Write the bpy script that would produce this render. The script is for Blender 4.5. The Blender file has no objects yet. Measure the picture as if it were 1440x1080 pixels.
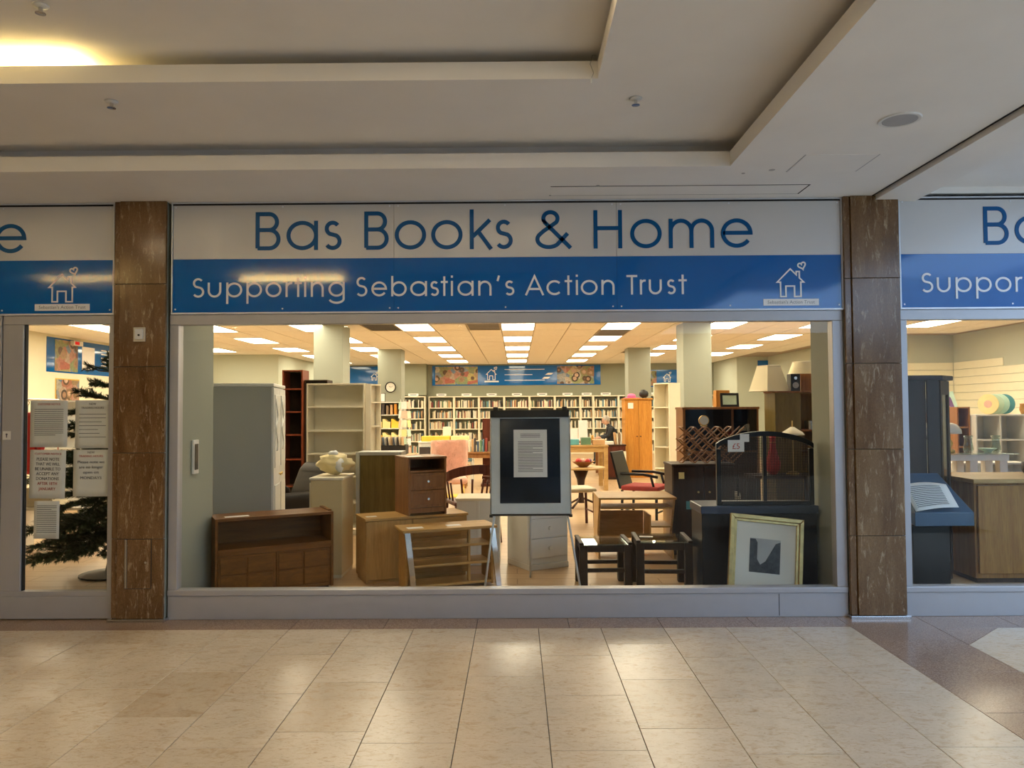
import bpy, math, random
from mathutils import Vector, Matrix, noise
R_ = math.radians
rnd = random.Random(7)
sc = bpy.context.scene
C = sc.collection

# ------------------------------------------------------------------ camera, sky, exposure
cam_d = bpy.data.cameras.new('camera'); cam = bpy.data.objects.new('camera', cam_d); C.objects.link(cam)
cam_d.sensor_width = 36.0; cam_d.lens = 1064.2 / 1440 * 36.0; cam_d.clip_start = 0.05
fwd = Vector((-0.00532954, 0.99946056, 0.03240666)); upv = Vector((0.00653137, -0.03237163, 0.99945456)); rgt = fwd.cross(upv)
m = Matrix.Identity(4)
for i in range(3):
    m[i][0] = rgt[i]; m[i][1] = upv[i]; m[i][2] = -fwd[i]
m.translation = Vector((0, -5.33, 1.457)); cam.matrix_world = m
sc.camera = cam
w = bpy.data.worlds.new('sky'); sc.world = w; w.use_nodes = True
bg = w.node_tree.nodes['Background']; bg.inputs[0].default_value = (0.48, 0.69, 1.0, 1); bg.inputs[1].default_value = 4.2
sc.view_settings.view_transform = 'Standard'; sc.view_settings.look = 'None'
sc.view_settings.gamma = 1.0; sc.view_settings.use_curve_mapping = False
sc.view_settings.exposure = 0.0
PANEL_LIGHT = 16.0      # shop ceiling panels
COVE_LIGHT = 130.0      # tubes in the mall ceiling coves
FILL_LIGHT = 270.0      # round fill lamps added out of view in the mall ceiling
try:
    sc.cycles.use_denoising = True
    sc.cycles.max_bounces = 8; sc.cycles.diffuse_bounces = 4; sc.cycles.transparent_max_bounces = 16
except Exception: pass

# ------------------------------------------------------------------ materials
MATS = {}
def nm(name):
    mt = bpy.data.materials.new(name); mt.use_nodes = True; nt = mt.node_tree
    b = nt.nodes['Principled BSDF']; MATS[name] = mt
    return mt, nt, b
def c4(c): return (c[0], c[1], c[2], 1)
def coords(nt, scale=(1, 1, 1), rand=False):
    tc = nt.nodes.new('ShaderNodeTexCoord'); mp = nt.nodes.new('ShaderNodeMapping')
    mp.inputs['Scale'].default_value = scale
    nt.links.new(tc.outputs['Object'], mp.inputs['Vector'])
    if rand:
        oi = nt.nodes.new('ShaderNodeObjectInfo'); mul = nt.nodes.new('ShaderNodeMath'); mul.operation = 'MULTIPLY'; mul.inputs[1].default_value = 37.0
        nt.links.new(oi.outputs['Random'], mul.inputs[0]); nt.links.new(mul.outputs[0], mp.inputs['Location'])
    return mp.outputs[0]
def ramp(nt, fac, stops):
    r = nt.nodes.new('ShaderNodeValToRGB'); e = r.color_ramp.elements
    e[0].position, e[0].color = stops[0][0], c4(stops[0][1]); e[1].position, e[1].color = stops[-1][0], c4(stops[-1][1])
    for p, c in stops[1:-1]:
        n = e.new(p); n.color = c4(c)
    nt.links.new(fac, r.inputs[0]); return r.outputs[0]
def noise_tex(nt, vec, scale, detail=4, rough=.55, dist=0):
    n = nt.nodes.new('ShaderNodeTexNoise'); n.inputs['Scale'].default_value = scale; n.inputs['Detail'].default_value = detail
    n.inputs['Roughness'].default_value = rough; n.inputs['Distortion'].default_value = dist
    nt.links.new(vec, n.inputs['Vector']); return n.outputs['Fac']
def bump(nt, b, h, s, d=.002):
    bp = nt.nodes.new('ShaderNodeBump'); bp.inputs['Strength'].default_value = s; bp.inputs['Distance'].default_value = d
    nt.links.new(h, bp.inputs['Height']); nt.links.new(bp.outputs[0], b.inputs['Normal'])
def mixc(nt, fac, a, bcol, mode='MIX'):
    x = nt.nodes.new('ShaderNodeMix'); x.data_type = 'RGBA'; x.blend_type = mode
    if isinstance(fac, float): x.inputs[0].default_value = fac
    else: nt.links.new(fac, x.inputs[0])
    for k, v in ((6, a), (7, bcol)):
        if isinstance(v, tuple): x.inputs[k].default_value = c4(v)
        else: nt.links.new(v, x.inputs[k])
    return x.outputs[2]
def plain(name, col, rough=.5, metal=0., var=.08, scale=6., spec=.5, bmp=0.):
    mt, nt, b = nm(name)
    v = coords(nt, rand=True); f = noise_tex(nt, v, scale)
    lo = tuple(x * (1 - var) for x in col); hi = tuple(min(1, x * (1 + var)) for x in col)
    nt.links.new(ramp(nt, f, [(.3, lo), (.7, hi)]), b.inputs['Base Color'])
    b.inputs['Roughness'].default_value = rough; b.inputs['Metallic'].default_value = metal; b.inputs['Specular IOR Level'].default_value = spec
    if bmp: bump(nt, b, noise_tex(nt, v, scale * 8), bmp)
    return mt
def wood(name, dark, light, axis='x', rough=.42, scale=5., stretch=.08):
    mt, nt, b = nm(name)
    s = [1., 1., 1.]; s['xyz'.index(axis)] = stretch
    v = coords(nt, tuple(s), rand=True)
    f = noise_tex(nt, v, scale * 3, 6, .65, .6); g = noise_tex(nt, v, scale * 22, 3, .6)
    col = ramp(nt, f, [(.28, dark), (.5, tuple((a + c) / 2 for a, c in zip(dark, light))), (.72, light)])
    fine = ramp(nt, g, [(.35, (.78, .76, .74)), (.6, (1, 1, 1))])
    nt.links.new(mixc(nt, .8, col, fine, 'MULTIPLY'), b.inputs['Base Color'])
    b.inputs['Roughness'].default_value = rough; b.inputs['Specular IOR Level'].default_value = .25
    bump(nt, b, g, .02, .0005)
    return mt
def emit(name, col, strength):
    mt = bpy.data.materials.new(name); mt.use_nodes = True; nt = mt.node_tree; nt.nodes.clear()
    e = nt.nodes.new('ShaderNodeEmission'); e.inputs[0].default_value = c4(col); e.inputs[1].default_value = strength
    o = nt.nodes.new('ShaderNodeOutputMaterial'); nt.links.new(e.outputs[0], o.inputs[0]); MATS[name] = mt; return mt
def glassy(name, tint, base=.035, rough=.0, gain=.9):
    mt = bpy.data.materials.new(name); mt.use_nodes = True; nt = mt.node_tree; nt.nodes.clear()
    t = nt.nodes.new('ShaderNodeBsdfTransparent'); t.inputs[0].default_value = c4(tint)
    g = nt.nodes.new('ShaderNodeBsdfGlossy'); g.inputs['Roughness'].default_value = rough; g.inputs[0].default_value = (1, 1, 1, 1)
    lw = nt.nodes.new('ShaderNodeLayerWeight'); pw = nt.nodes.new('ShaderNodeMath'); pw.operation = 'POWER'; pw.inputs[1].default_value = 5
    ml = nt.nodes.new('ShaderNodeMath'); ml.operation = 'MULTIPLY_ADD'; ml.inputs[1].default_value = gain; ml.inputs[2].default_value = base
    nt.links.new(lw.outputs['Facing'], pw.inputs[0]); nt.links.new(pw.outputs[0], ml.inputs[0])
    mx = nt.nodes.new('ShaderNodeMixShader'); nt.links.new(ml.outputs[0], mx.inputs[0])
    nt.links.new(t.outputs[0], mx.inputs[1]); nt.links.new(g.outputs[0], mx.inputs[2])
    o = nt.nodes.new('ShaderNodeOutputMaterial'); nt.links.new(mx.outputs[0], o.inputs[0]); MATS[name] = mt; return mt

def travertine(name, base, vein, rough, pits=.5):
    mt, nt, b = nm(name)
    v = coords(nt, (1, 1, 1), rand=True)
    f = noise_tex(nt, v, 5, 5, .6, .4); f2 = noise_tex(nt, v, 60, 3, .7); f3 = noise_tex(nt, coords(nt, (1, 2.4, 1), rand=True), 34, 5, .7, .4)
    hi = tuple(min(1, x * 1.1) for x in base)
    col = ramp(nt, f, [(.3, tuple(x * .93 for x in base)), (.5, base), (.72, tuple(min(1, x * 1.04) for x in base))])
    oi = nt.nodes.new('ShaderNodeObjectInfo')
    tint = ramp(nt, oi.outputs['Random'], [(0, (.84, .79, .72)), (.35, (1, .98, .95)), (.7, (.93, .91, .88)), (1, (1.0, 1.0, 1.0))])
    col = mixc(nt, 1.0, col, tint, 'MULTIPLY')
    col = mixc(nt, 1.0, col, ramp(nt, f3, [(.57, (1, 1, 1)), (.68, tuple(.35 + .65 * v_ / b_ for v_, b_ in zip(vein, base)))]), 'MULTIPLY')
    f4 = noise_tex(nt, coords(nt, (1, 1.8, 1), rand=True), 11, 6, .72, 1.0)
    col = mixc(nt, 1.0, col, ramp(nt, f4, [(.50, (1, 1, 1)), (.66, (.86, .78, .68)), (.74, (.66, .54, .42))]), 'MULTIPLY')
    fine = ramp(nt, f2, [(.3, (.93, .92, .9)), (.6, (1, 1, 1))])
    nt.links.new(mixc(nt, .8, col, fine, 'MULTIPLY'), b.inputs['Base Color'])
    b.inputs['Roughness'].default_value = rough
    return mt
travertine('floor_stone', (.65, .565, .45), (.36, .25, .15), .27)
def granite(name, a, bcol, c, rough):
    mt, nt, b = nm(name)
    v = coords(nt, rand=True); f = noise_tex(nt, v, 130, 3, .8); f2 = noise_tex(nt, v, 4, 3)
    col = ramp(nt, f, [(.32, a), (.5, bcol), (.68, c)])
    nt.links.new(mixc(nt, .5, col, ramp(nt, f2, [(.3, (.8, .8, .8)), (.7, (1, 1, 1))]), 'MULTIPLY'), b.inputs['Base Color'])
    b.inputs['Roughness'].default_value = rough; return mt
granite('floor_granite', (.17, .10, .065), (.32, .21, .145), (.46, .34, .26), .22)
def pillar_stone():
    mt, nt, b = nm('pillar_stone')
    v = coords(nt, (1, 1, .22), rand=True)
    f = noise_tex(nt, v, 7, 6, .65, .5); f2 = noise_tex(nt, v, 34, 5, .75, .8); f3 = noise_tex(nt, coords(nt, (1, 1, .5), rand=True), 150, 2, .7)
    col = ramp(nt, f, [(.25, (.10, .048, .018)), (.5, (.18, .098, .040)), (.75, (.26, .16, .075))])
    vein = ramp(nt, f2, [(.55, (0, 0, 0)), (.72, (.8, .8, .8))])
    col = mixc(nt, vein, col, (.55, .43, .27))
    nt.links.new(mixc(nt, .7, col, ramp(nt, f3, [(.35, (.66, .64, .62)), (.6, (1, 1, 1))]), 'MULTIPLY'), b.inputs['Base Color'])
    b.inputs['Roughness'].default_value = .17
pillar_stone()
plain('mall_white', (.85, .83, .80), .75, var=.03, scale=2)
plain('mall_dark', (.03, .03, .03), .6)
plain('mall_wall', (.16, .15, .14), .7)
plain('gap_black', (.012, .012, .013), .7)
plain('frame_grey', (.46, .46, .48), .42, .35, var=.03)
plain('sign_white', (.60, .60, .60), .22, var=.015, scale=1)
plain('sign_blue', (.001, .115, .42), .065, var=.03, scale=1, spec=.5)
plain('letter_blue', (.001, .085, .26), .35, var=.02, spec=.2)
plain('letter_white', (.85, .86, .87), .35, var=.02)
plain('label_grey', (.25, .28, .32), .5)
plain('sign_edge', (.70, .74, .80), .35, .3)
plain('steel', (.62, .62, .62), .25, 1.)
plain('chrome', (.8, .82, .85), .12, 1.)
plain('brass', (.72, .52, .22), .3, 1.)
plain('paper', (.80, .80, .79), .6, var=.02)
plain('ink', (.10, .10, .12), .6)
plain('ink_red', (.45, .06, .05), .6)
plain('plastic_cream', (.62, .57, .45), .4)
plain('plastic_white', (.75, .75, .73), .35)
plain('plastic_black', (.012, .012, .013), .4)
plain('speaker_grey', (.42, .42, .43), .55)
plain('shop_wall', (.50, .54, .45), .8, var=.03, scale=1.5)
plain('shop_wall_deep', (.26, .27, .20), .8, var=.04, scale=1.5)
plain('shop_column', (.31, .335, .28), .7, var=.02, scale=1.5)
plain('ceiling_tile', (.84, .80, .72), .9, var=.05, scale=14, bmp=.2)
plain('tile_grid', (.34, .27, .18), .6)
plain('white_paint', (.78, .78, .74), .35, var=.03)
plain('cream_shaded', (.66, .54, .30), .45, var=.03)  # cream chest body, with shade and warm bounce put into the colour
plain('cream_paint', (.80, .74, .58), .45, var=.03)
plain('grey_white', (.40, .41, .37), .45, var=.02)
plain('slat_cream', (.86, .84, .66), .45, var=.02)
plain('leather', (.010, .008, .007), .5, bmp=.1, scale=9, spec=.2)
plain('black_paint', (.008, .007, .007), .35, spec=.3)
plain('lid_reflection', (.035, .05, .09), .3)  # bluish window reflection put into the colour of the chest lid
plain('board_grey', (.60, .66, .69), .3)
plain('poster_dark', (.012, .02, .034), .12, var=.3, scale=3)
plain('pink_fur', (.82, .50, .40), .9, var=.12)
plain('yellow', (.86, .56, .06), .5)
plain('yellow_pale', (.85, .72, .34), .6)
plain('bag_yellow', (.80, .66, .34), .5, bmp=.5, scale=8)
plain('red', (.52, .03, .03), .45)
plain('red_seat', (.42, .05, .04), .8)
plain('pink', (.85, .16, .34), .6)
plain('purple', (.20, .10, .26), .6)
plain('teal', (.10, .34, .38), .5)
plain('mint', (.55, .74, .62), .35)
plain('skin', (.62, .38, .28), .5)
plain('grey_hair', (.45, .42, .38), .8, var=.25, scale=30)
plain('jacket', (.012, .016, .022), .7)
plain('trousers', (.03, .035, .05), .8)
plain('gilt', (.56, .42, .17), .32, .75, var=.2, scale=20)
plain('mount', (.66, .66, .60), .7, var=.02)
plain('photo_sky', (.36, .36, .34), .3)
plain('photo_dark', (.035, .035, .033), .3, var=.6, scale=40)
plain('folder_blue', (.022, .075, .15), .35)
plain('shade_cream', (.86, .79, .56), .8, var=.03)
plain('porcelain', (.85, .84, .78), .2)
plain('gold', (.72, .46, .12), .3, .7)
plain('needle', (.028, .055, .022), .6, var=.4, scale=20)
plain('bark', (.09, .05, .025), .9)
plain('tray_white', (.78, .76, .70), .4)
for i, c in enumerate([(.05, .04, .04), (.62, .55, .40), (.26, .05, .04), (.06, .10, .16), (.78, .72, .55), (.22, .15, .09), (.10, .20, .12), (.50, .30, .14), (.70, .68, .60), (.10, .22, .28)]):
    plain('book_%d' % i, c, .5, var=.15)
wood('teak', (.12, .042, .005), (.24, .096, .013), 'x')
wood('teak_door', (.13, .048, .006), (.26, .110, .016), 'x', scale=9, stretch=.3)
wood('beech', (.44, .25, .075), (.60, .37, .13), 'x')
wood('beech_v', (.44, .25, .075), (.60, .37, .13), 'z')
wood('oak', (.42, .25, .085), (.60, .40, .17), 'x')
wood('orange_pine', (.52, .21, .03), (.70, .34, .07), 'z')
wood('brown_oak', (.22, .095, .033), (.36, .175, .065), 'z')
wood('dark_wood', (.024, .012, .007), (.062, .028, .014), 'z')
wood('espresso', (.022, .012, .007), (.048, .027, .015), 'z', rough=.5)
wood('mahogany', (.06, .014, .008), (.14, .035, .018), 'z')
wood('olive_board', (.15, .11, .03), (.24, .18, .055), 'z')
wood('rack_wood', (.25, .105, .034), (.45, .215, .08), 'z')
wood('counter_oak', (.26, .115, .025), (.46, .235, .06), 'z')
wood('red_shelf', (.16, .035, .015), (.27, .07, .03), 'z')
glassy('window_glass', (.96, .97, .96), .013)
glassy('table_glass', (.80, .86, .84), .06)
glassy('cabinet_glass', (.45, .46, .46), .06)
emit('panel_light', (1.0, .86, .62), PANEL_LIGHT)
emit('cove_light', (1.0, .70, .24), COVE_LIGHT)
emit('fill_light', (1.0, .76, .44), FILL_LIGHT)
emit('exit_red', (.9, .03, .02), .8)
def shop_floor():
    mt, nt, b = nm('shop_floor')
    v = coords(nt); br = nt.nodes.new('ShaderNodeTexBrick'); nt.links.new(v, br.inputs['Vector'])
    br.inputs['Scale'].default_value = 1.; br.inputs['Brick Width'].default_value = 1.2; br.inputs['Row Height'].default_value = .2; br.inputs['Mortar Size'].default_value = .004
    br.inputs['Color1'].default_value = (.50, .33, .175, 1); br.inputs['Color2'].default_value = (.58, .41, .235, 1); br.inputs['Mortar'].default_value = (.25, .13, .05, 1)
    g = noise_tex(nt, coords(nt, (.1, 1, 1)), 40, 4, .65)
    nt.links.new(mixc(nt, .7, br.outputs[0], ramp(nt, g, [(.3, (.78, .74, .7)), (.65, (1, 1, 1))]), 'MULTIPLY'), b.inputs['Base Color'])
    b.inputs['Roughness'].default_value = .33
shop_floor()
def collage():
    mt, nt, b = nm('photo_collage')
    v = coords(nt); vo = nt.nodes.new('ShaderNodeTexVoronoi'); vo.inputs['Scale'].default_value = 4.2; nt.links.new(v, vo.inputs['Vector'])
    sep = nt.nodes.new('ShaderNodeSeparateColor'); nt.links.new(vo.outputs['Color'], sep.inputs[0])
    skin = ramp(nt, sep.outputs[0], [(0, (.30, .16, .09)), (.35, (.55, .34, .22)), (1, (.72, .50, .38))])
    hair = ramp(nt, sep.outputs[1], [(0, (.03, .02, .015)), (.5, (.16, .08, .03)), (1, (.45, .32, .16))])
    wear = ramp(nt, sep.outputs[2], [(0, (.10, .20, .36)), (.3, (.50, .46, .36)), (.55, (.45, .12, .08)), (.8, (.22, .30, .14)), (1, (.55, .45, .15))])
    n = noise_tex(nt, v, 20, 3)
    m1 = ramp(nt, vo.outputs['Distance'], [(.24, (0, 0, 0)), (.30, (1, 1, 1))]); m2 = ramp(nt, vo.outputs['Distance'], [(.42, (0, 0, 0)), (.48, (1, 1, 1))])
    col = mixc(nt, m2, mixc(nt, m1, skin, hair), wear)
    nt.links.new(mixc(nt, .7, col, ramp(nt, n, [(.3, (.5, .45, .42)), (.65, (1, 1, 1))]), 'MULTIPLY'), b.inputs['Base Color']); b.inputs['Roughness'].default_value = .4
collage()

# ------------------------------------------------------------------ mesh helpers
class MB:
    def __init__(s): s.v = []; s.f = []; s.mi = []; s.cur = 0
    def add(s, vs, fs):
        o = len(s.v); s.v += [tuple(p) for p in vs]
        for f in fs: s.f.append(tuple(i + o for i in f)); s.mi.append(s.cur)
        return s
    def box(s, x0, x1, y0, y1, z0, z1):
        return s.add([(x0, y0, z0), (x1, y0, z0), (x1, y1, z0), (x0, y1, z0), (x0, y0, z1), (x1, y0, z1), (x1, y1, z1), (x0, y1, z1)],
                     [(0, 3, 2, 1), (4, 5, 6, 7), (0, 1, 5, 4), (1, 2, 6, 5), (2, 3, 7, 6), (3, 0, 4, 7)])
    def hexa(s, lo, hi):   # two quads of 4 points, lower and upper
        return s.add(list(lo) + list(hi), [(0, 3, 2, 1), (4, 5, 6, 7), (0, 1, 5, 4), (1, 2, 6, 5), (2, 3, 7, 6), (3, 0, 4, 7)])
    def prism(s, pts, a0, a1, axis='y'):   # polygon in the two other axes
        def P(u, v, a): return (u, a, v) if axis == 'y' else ((a, u, v) if axis == 'x' else (u, v, a))
        n = len(pts)
        vs = [P(u, v, a0) for u, v in pts] + [P(u, v, a1) for u, v in pts]
        fs = [tuple(range(n)), tuple(range(2 * n - 1, n - 1, -1))] + [(i, i + n, (i + 1) % n + n, (i + 1) % n) for i in range(n)]
        return s.add(vs, fs)
    def tube(s, pts, r, n=8, cap=True):
        pts = [Vector(p) for p in pts]; rs = r if isinstance(r, (list, tuple)) else [r] * len(pts)
        vs = []; prev = None
        for i, p in enumerate(pts):
            d = (pts[min(i + 1, len(pts) - 1)] - pts[max(i - 1, 0)]).normalized()
            u = d.cross(Vector((0, 0, 1)))
            if u.length < 1e-3: u = d.cross(Vector((1, 0, 0)))
            u.normalize()
            if prev is not None and u.dot(prev) < 0: u = -u
            prev = u; q = d.cross(u)
            for k in range(n):
                a = 2 * math.pi * k / n; vs.append(p + (u * math.cos(a) + q * math.sin(a)) * rs[i])
        fs = []
        for i in range(len(pts) - 1):
            for k in range(n):
                a, b = i * n + k, i * n + (k + 1) % n; fs.append((a, b, b + n, a + n))
        if cap: fs += [tuple(range(n - 1, -1, -1)), tuple(range((len(pts) - 1) * n, len(pts) * n))]
        return s.add(vs, fs)
    def lathe(s, prof, n=16, c=(0, 0, 0)):
        vs = []; fs = []
        for r, z in prof:
            for k in range(n):
                a = 2 * math.pi * k / n; vs.append((c[0] + r * math.cos(a), c[1] + r * math.sin(a), c[2] + z))
        for i in range(len(prof) - 1):
            for k in range(n):
                a, b = i * n + k, i * n + (k + 1) % n; fs.append((a, b, b + n, a + n))
        fs += [tuple(range(n - 1, -1, -1)), tuple(range((len(prof) - 1) * n, len(prof) * n))]
        return s.add(vs, fs)
    def disc_y(s, cx, y0, y1, cz, r, n=20):   # short cylinder lying along y
        return s.prism([(cx + r * math.cos(2 * math.pi * k / n), cz + r * math.sin(2 * math.pi * k / n)) for k in range(n)], y0, y1, 'y')
    def mesh(s, name, mats):
        me = bpy.data.meshes.new(name); me.from_pydata(s.v, [], s.f)
        for mt in mats: me.materials.append(MATS[mt])
        if len(mats) > 1: me.polygons.foreach_set('material_index', s.mi)
        me.update(); return me
def link(name, me, parent=None, loc=None, rot=None):
    o = bpy.data.objects.new(name, me); C.objects.link(o)
    if parent: o.parent = parent
    if loc: o.location = loc
    if rot: o.rotation_euler = rot
    return o
def fixnormals(me):
    import bmesh
    bm = bmesh.new(); bm.from_mesh(me); bmesh.ops.recalc_face_normals(bm, faces=bm.faces); bm.to_mesh(me); bm.free()
def part(name, mb, mat, parent=None, bev=0., smooth=False, loc=None, rot=None, sub=0, label=None):
    mats = mat if isinstance(mat, (list, tuple)) else [mat]
    me = mb.mesh(name, mats); fixnormals(me)
    if smooth:
        me.polygons.foreach_set('use_smooth', [True] * len(me.polygons))
    o = link(name, me, parent, loc, rot)
    if bev:
        b = o.modifiers.new('bevel', 'BEVEL'); b.width = bev; b.segments = 2; b.limit_method = 'ANGLE'
    if sub:
        b = o.modifiers.new('sub', 'SUBSURF'); b.levels = sub; b.render_levels = sub
    if label: o['label'] = label
    return o
def B(x0, x1, y0, y1, z0, z1): return MB().box(x0, x1, y0, y1, z0, z1)
def tag(o, label, cat, group=None, kind=None):
    o['label'] = label; o['category'] = cat
    if group: o['group'] = group
    if kind: o['kind'] = kind
    return o
def thing(name, label, cat, loc=(0, 0, 0), rz=0., group=None):
    o = bpy.data.objects.new(name, None); C.objects.link(o); o.location = loc; o.rotation_euler = (0, 0, R_(rz)); o.empty_display_size = .1
    return tag(o, label, cat, group)
def struct(name, mb, mat, bev=0., parent=None):
    o = part(name, mb, mat, parent, bev); 
    if not parent: o['kind'] = 'structure'
    return o
def nth(k):
    w_ = ['first', 'second', 'third', 'fourth', 'fifth', 'sixth', 'seventh', 'eighth', 'ninth', 'tenth', 'eleventh', 'twelfth', 'thirteenth', 'fourteenth']
    return w_[k] if k < len(w_) else '%d%s' % (k + 1, 'th' if 10 < (k + 1) % 100 < 14 else {1: 'st', 2: 'nd', 3: 'rd'}.get((k + 1) % 10, 'th'))
def copy_tree(o, parent=None):
    c = o.copy(); C.objects.link(c); c.parent = parent
    for ch in list(o.children): copy_tree(ch, c)
    return c
def text_part(s, size, parent, mat, loc, rot=(math.pi / 2, 0, 0), name='lettering', align='CENTER', width=None, spacing=1.0, th=.0006):
    cu = bpy.data.curves.new('lettering_curve', 'FONT'); cu.body = s; cu.size = size; cu.align_x = align; cu.extrude = th; cu.resolution_u = 2; cu.space_line = spacing
    t = bpy.data.objects.new('lettering_tmp', cu); C.objects.link(t)
    bpy.context.view_layer.update()
    me = bpy.data.meshes.new_from_object(t.evaluated_get(bpy.context.evaluated_depsgraph_get()))
    bpy.data.objects.remove(t); bpy.data.curves.remove(cu)
    me.materials.clear(); me.materials.append(MATS[mat])
    o = link(name, me, parent, loc, rot)
    if width:
        xs = [v.co.x for v in me.vertices]; sx = width / (max(xs) - min(xs))
        for v in me.vertices: v.co.x *= sx
    return o

# ------------------------------------------------------------------ stroke lettering (geometric sans)
def arc(cx, cy, rx, ry, a0, a1, n=22):
    return [(cx + rx * math.cos(R_(a0 + (a1 - a0) * i / n)), cy + ry * math.sin(R_(a0 + (a1 - a0) * i / n))) for i in range(n + 1)]
def glyph(ch, x0, x1, cap, wd):
    xh = cap * .765; h = wd / 2; L, Rr = x0 + h, x1 - h; cx = (x0 + x1) / 2; rx = (Rr - L) / 2; cy = xh / 2; ry = (xh - wd) / 2
    el = arc(cx, cy, rx, ry, 0, 360, 36)
    if ch == 'o': return [el]
    if ch == 'a': return [el, [(Rr, 0), (Rr, xh)]]
    if ch == 'b': return [el, [(L, 0), (L, cap * 1.04)]]
    if ch == 'p': return [el, [(L, -cap * .33), (L, xh)]]
    if ch == 'g': return [el, [(Rr, xh), (Rr, -cap * .1)] + arc(cx, -cap * .1, rx, cap * .21, 0, -165, 16)]
    if ch == 'c': return [arc(cx, cy, rx, ry, 45, 315, 26)]
    if ch == 'e': return [[(L, cy * 1.02), (Rr, cy * 1.02)] + arc(cx, cy, rx, ry, 4, 325, 30)]
    if ch == 'i': return [[(cx, 0), (cx, xh)], [(cx, cap * .93), (cx, cap * 1.04)]]
    if ch == "'": return [[(cx + h * .6, cap * 1.02), (cx - h, cap * .74)]]
    if ch == 'n': return [[(L, 0), (L, xh)], [(L, xh * .5)] + arc(cx, xh - h - rx, rx, rx, 180, 0, 16) + [(Rr, 0)]]
    if ch == 'u': return [[(L, xh), (L, h + rx)] + arc(cx, h + rx, rx, rx, 180, 360, 16) + [(Rr, xh)]]
    if ch == 'm':
        q = rx / 2; o = [[(L, 0), (L, xh)]]
        for c0 in (L + q, L + 3 * q): o.append([(c0 - q, xh * .4)] + arc(c0, xh - h - q, q, q, 180, 0, 14) + [(c0 + q, 0)])
        return o
    if ch == 'r': return [[(L, 0), (L, xh)], [(L, xh * .5)] + arc(L + (x1 - L) * .8, xh - h - (x1 - L) * .8, (x1 - L) * .8, (x1 - L) * .8, 180, 75, 10)]
    if ch == 't':
        xc = x0 + (x1 - x0) * .5; return [[(xc, 0), (xc, cap)], [(x0, xh - h), (x1, xh - h)]]
    if ch in 'sS':
        H = xh if ch == 's' else cap; r1 = (H - wd) * .235; r2 = (H - wd) * .265
        up = arc(cx, H - h - r1, rx * .86, r1, 35, 240, 16); c2 = h + r2
        dn = arc(cx, c2, rx, r2, 60, -145, 18)
        return [up + dn]
    if ch == 'k': return [[(L, 0), (L, cap * 1.04)], [(x1 - h * 1.2, xh), (L + h * .5, xh * .43)], [(L + (x1 - L) * .3, xh * .62), (x1 - h * .6, 0)]]
    if ch == 'H': return [[(L, 0), (L, cap)], [(Rr, 0), (Rr, cap)], [(L, cap * .53), (Rr, cap * .53)]]
    if ch == 'T': return [[(x0, cap - h), (x1, cap - h)], [(cx, 0), (cx, cap)]]
    if ch == 'A': return [[(x0 + h, 0), (cx, cap * .98), (x1 - h, 0)], [(x0 + (cx - x0) * .42, cap * .32), (x1 - (x1 - cx) * .42, cap * .32)]]
    if ch == 'B':
        m_ = cap * .53; r1 = (cap - h - m_) / 2; r2 = (m_ - h) / 2; xa = x1 - h - r1 * 1.15; xb = x1 - h - r2
        return [[(L, h), (L, cap - h), (xa, cap - h)] + arc(xa, m_ + r1, r1 * .95, r1, 90, -90, 14) + [(L, m_)],
                [(L, m_), (xb, m_)] + arc(xb, h + r2, r2, r2, 90, -90, 14) + [(L, h)]]
    if ch == '&':
        W = x1 - x0; tx = x0 + W * .42
        top = arc(tx, cap * .79, W * .20, cap * .165, -40, 215, 20)
        return [[(x1 - h * .3, h * .3)] + [(tx - W * .17, cap * .70)] + list(reversed(top)) + [(x0 + W * .22, cap * .46)] + arc(x0 + W * .37, cap * .25, W * .32, cap * .205, 140, 320, 22) + [(x1 - W * .10, cap * .40)]]
    return [el]
def ribbon(mb, pl, wd, th):
    pts = [Vector((p[0], p[1])) for p in pl]
    pts = [p for i, p in enumerate(pts) if i == 0 or (p - pts[i - 1]).length > 1e-5]
    closed = (pts[0] - pts[-1]).length < 1e-4
    if closed: pts = pts[:-1]
    n = len(pts); lv, rv = [], []
    for i, p in enumerate(pts):
        a = pts[i - 1] if (i > 0 or closed) else None; b = pts[(i + 1) % n] if (i < n - 1 or closed) else None
        d1 = (p - a).normalized() if a is not None else None; d2 = (b - p).normalized() if b is not None else None
        if d1 is None: d1 = d2
        if d2 is None: d2 = d1
        n1 = Vector((-d1.y, d1.x)); n2 = Vector((-d2.y, d2.x)); mt_ = n1 + n2
        if mt_.length < .2: mt_ = n1
        mt_.normalize(); k = min(2.2, 1 / max(.2, mt_.dot(n1)))
        lv.append(p + mt_ * wd / 2 * k); rv.append(p - mt_ * wd / 2 * k)
    vs = [(p.x, 0, p.y) for p in lv] + [(p.x, 0, p.y) for p in rv] + [(p.x, -th, p.y) for p in lv] + [(p.x, -th, p.y) for p in rv]
    fs = []
    for i in range(n if closed else n - 1):
        j = (i + 1) % n
        fs += [(2 * n + i, 3 * n + i, 3 * n + j, 2 * n + j), (i, 2 * n + i, 2 * n + j, j), (3 * n + i, n + i, n + j, 3 * n + j)]
    if not closed:
        fs += [(0, n, 3 * n, 2 * n), (n - 1, 3 * n - 1, 4 * n - 1, 2 * n - 1)]
    mb.add(vs, fs)
def letter(parent, ch, x0, x1, base, cap, wd, y, mat):
    mb = MB()
    for k, pl in enumerate(glyph(ch, 0, x1 - x0, cap, wd)): ribbon(mb, pl, wd, .003 + .0003 * k)
    me = mb.mesh('letter', [mat]); return link('letter', me, parent, (x0, y, base))

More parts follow.
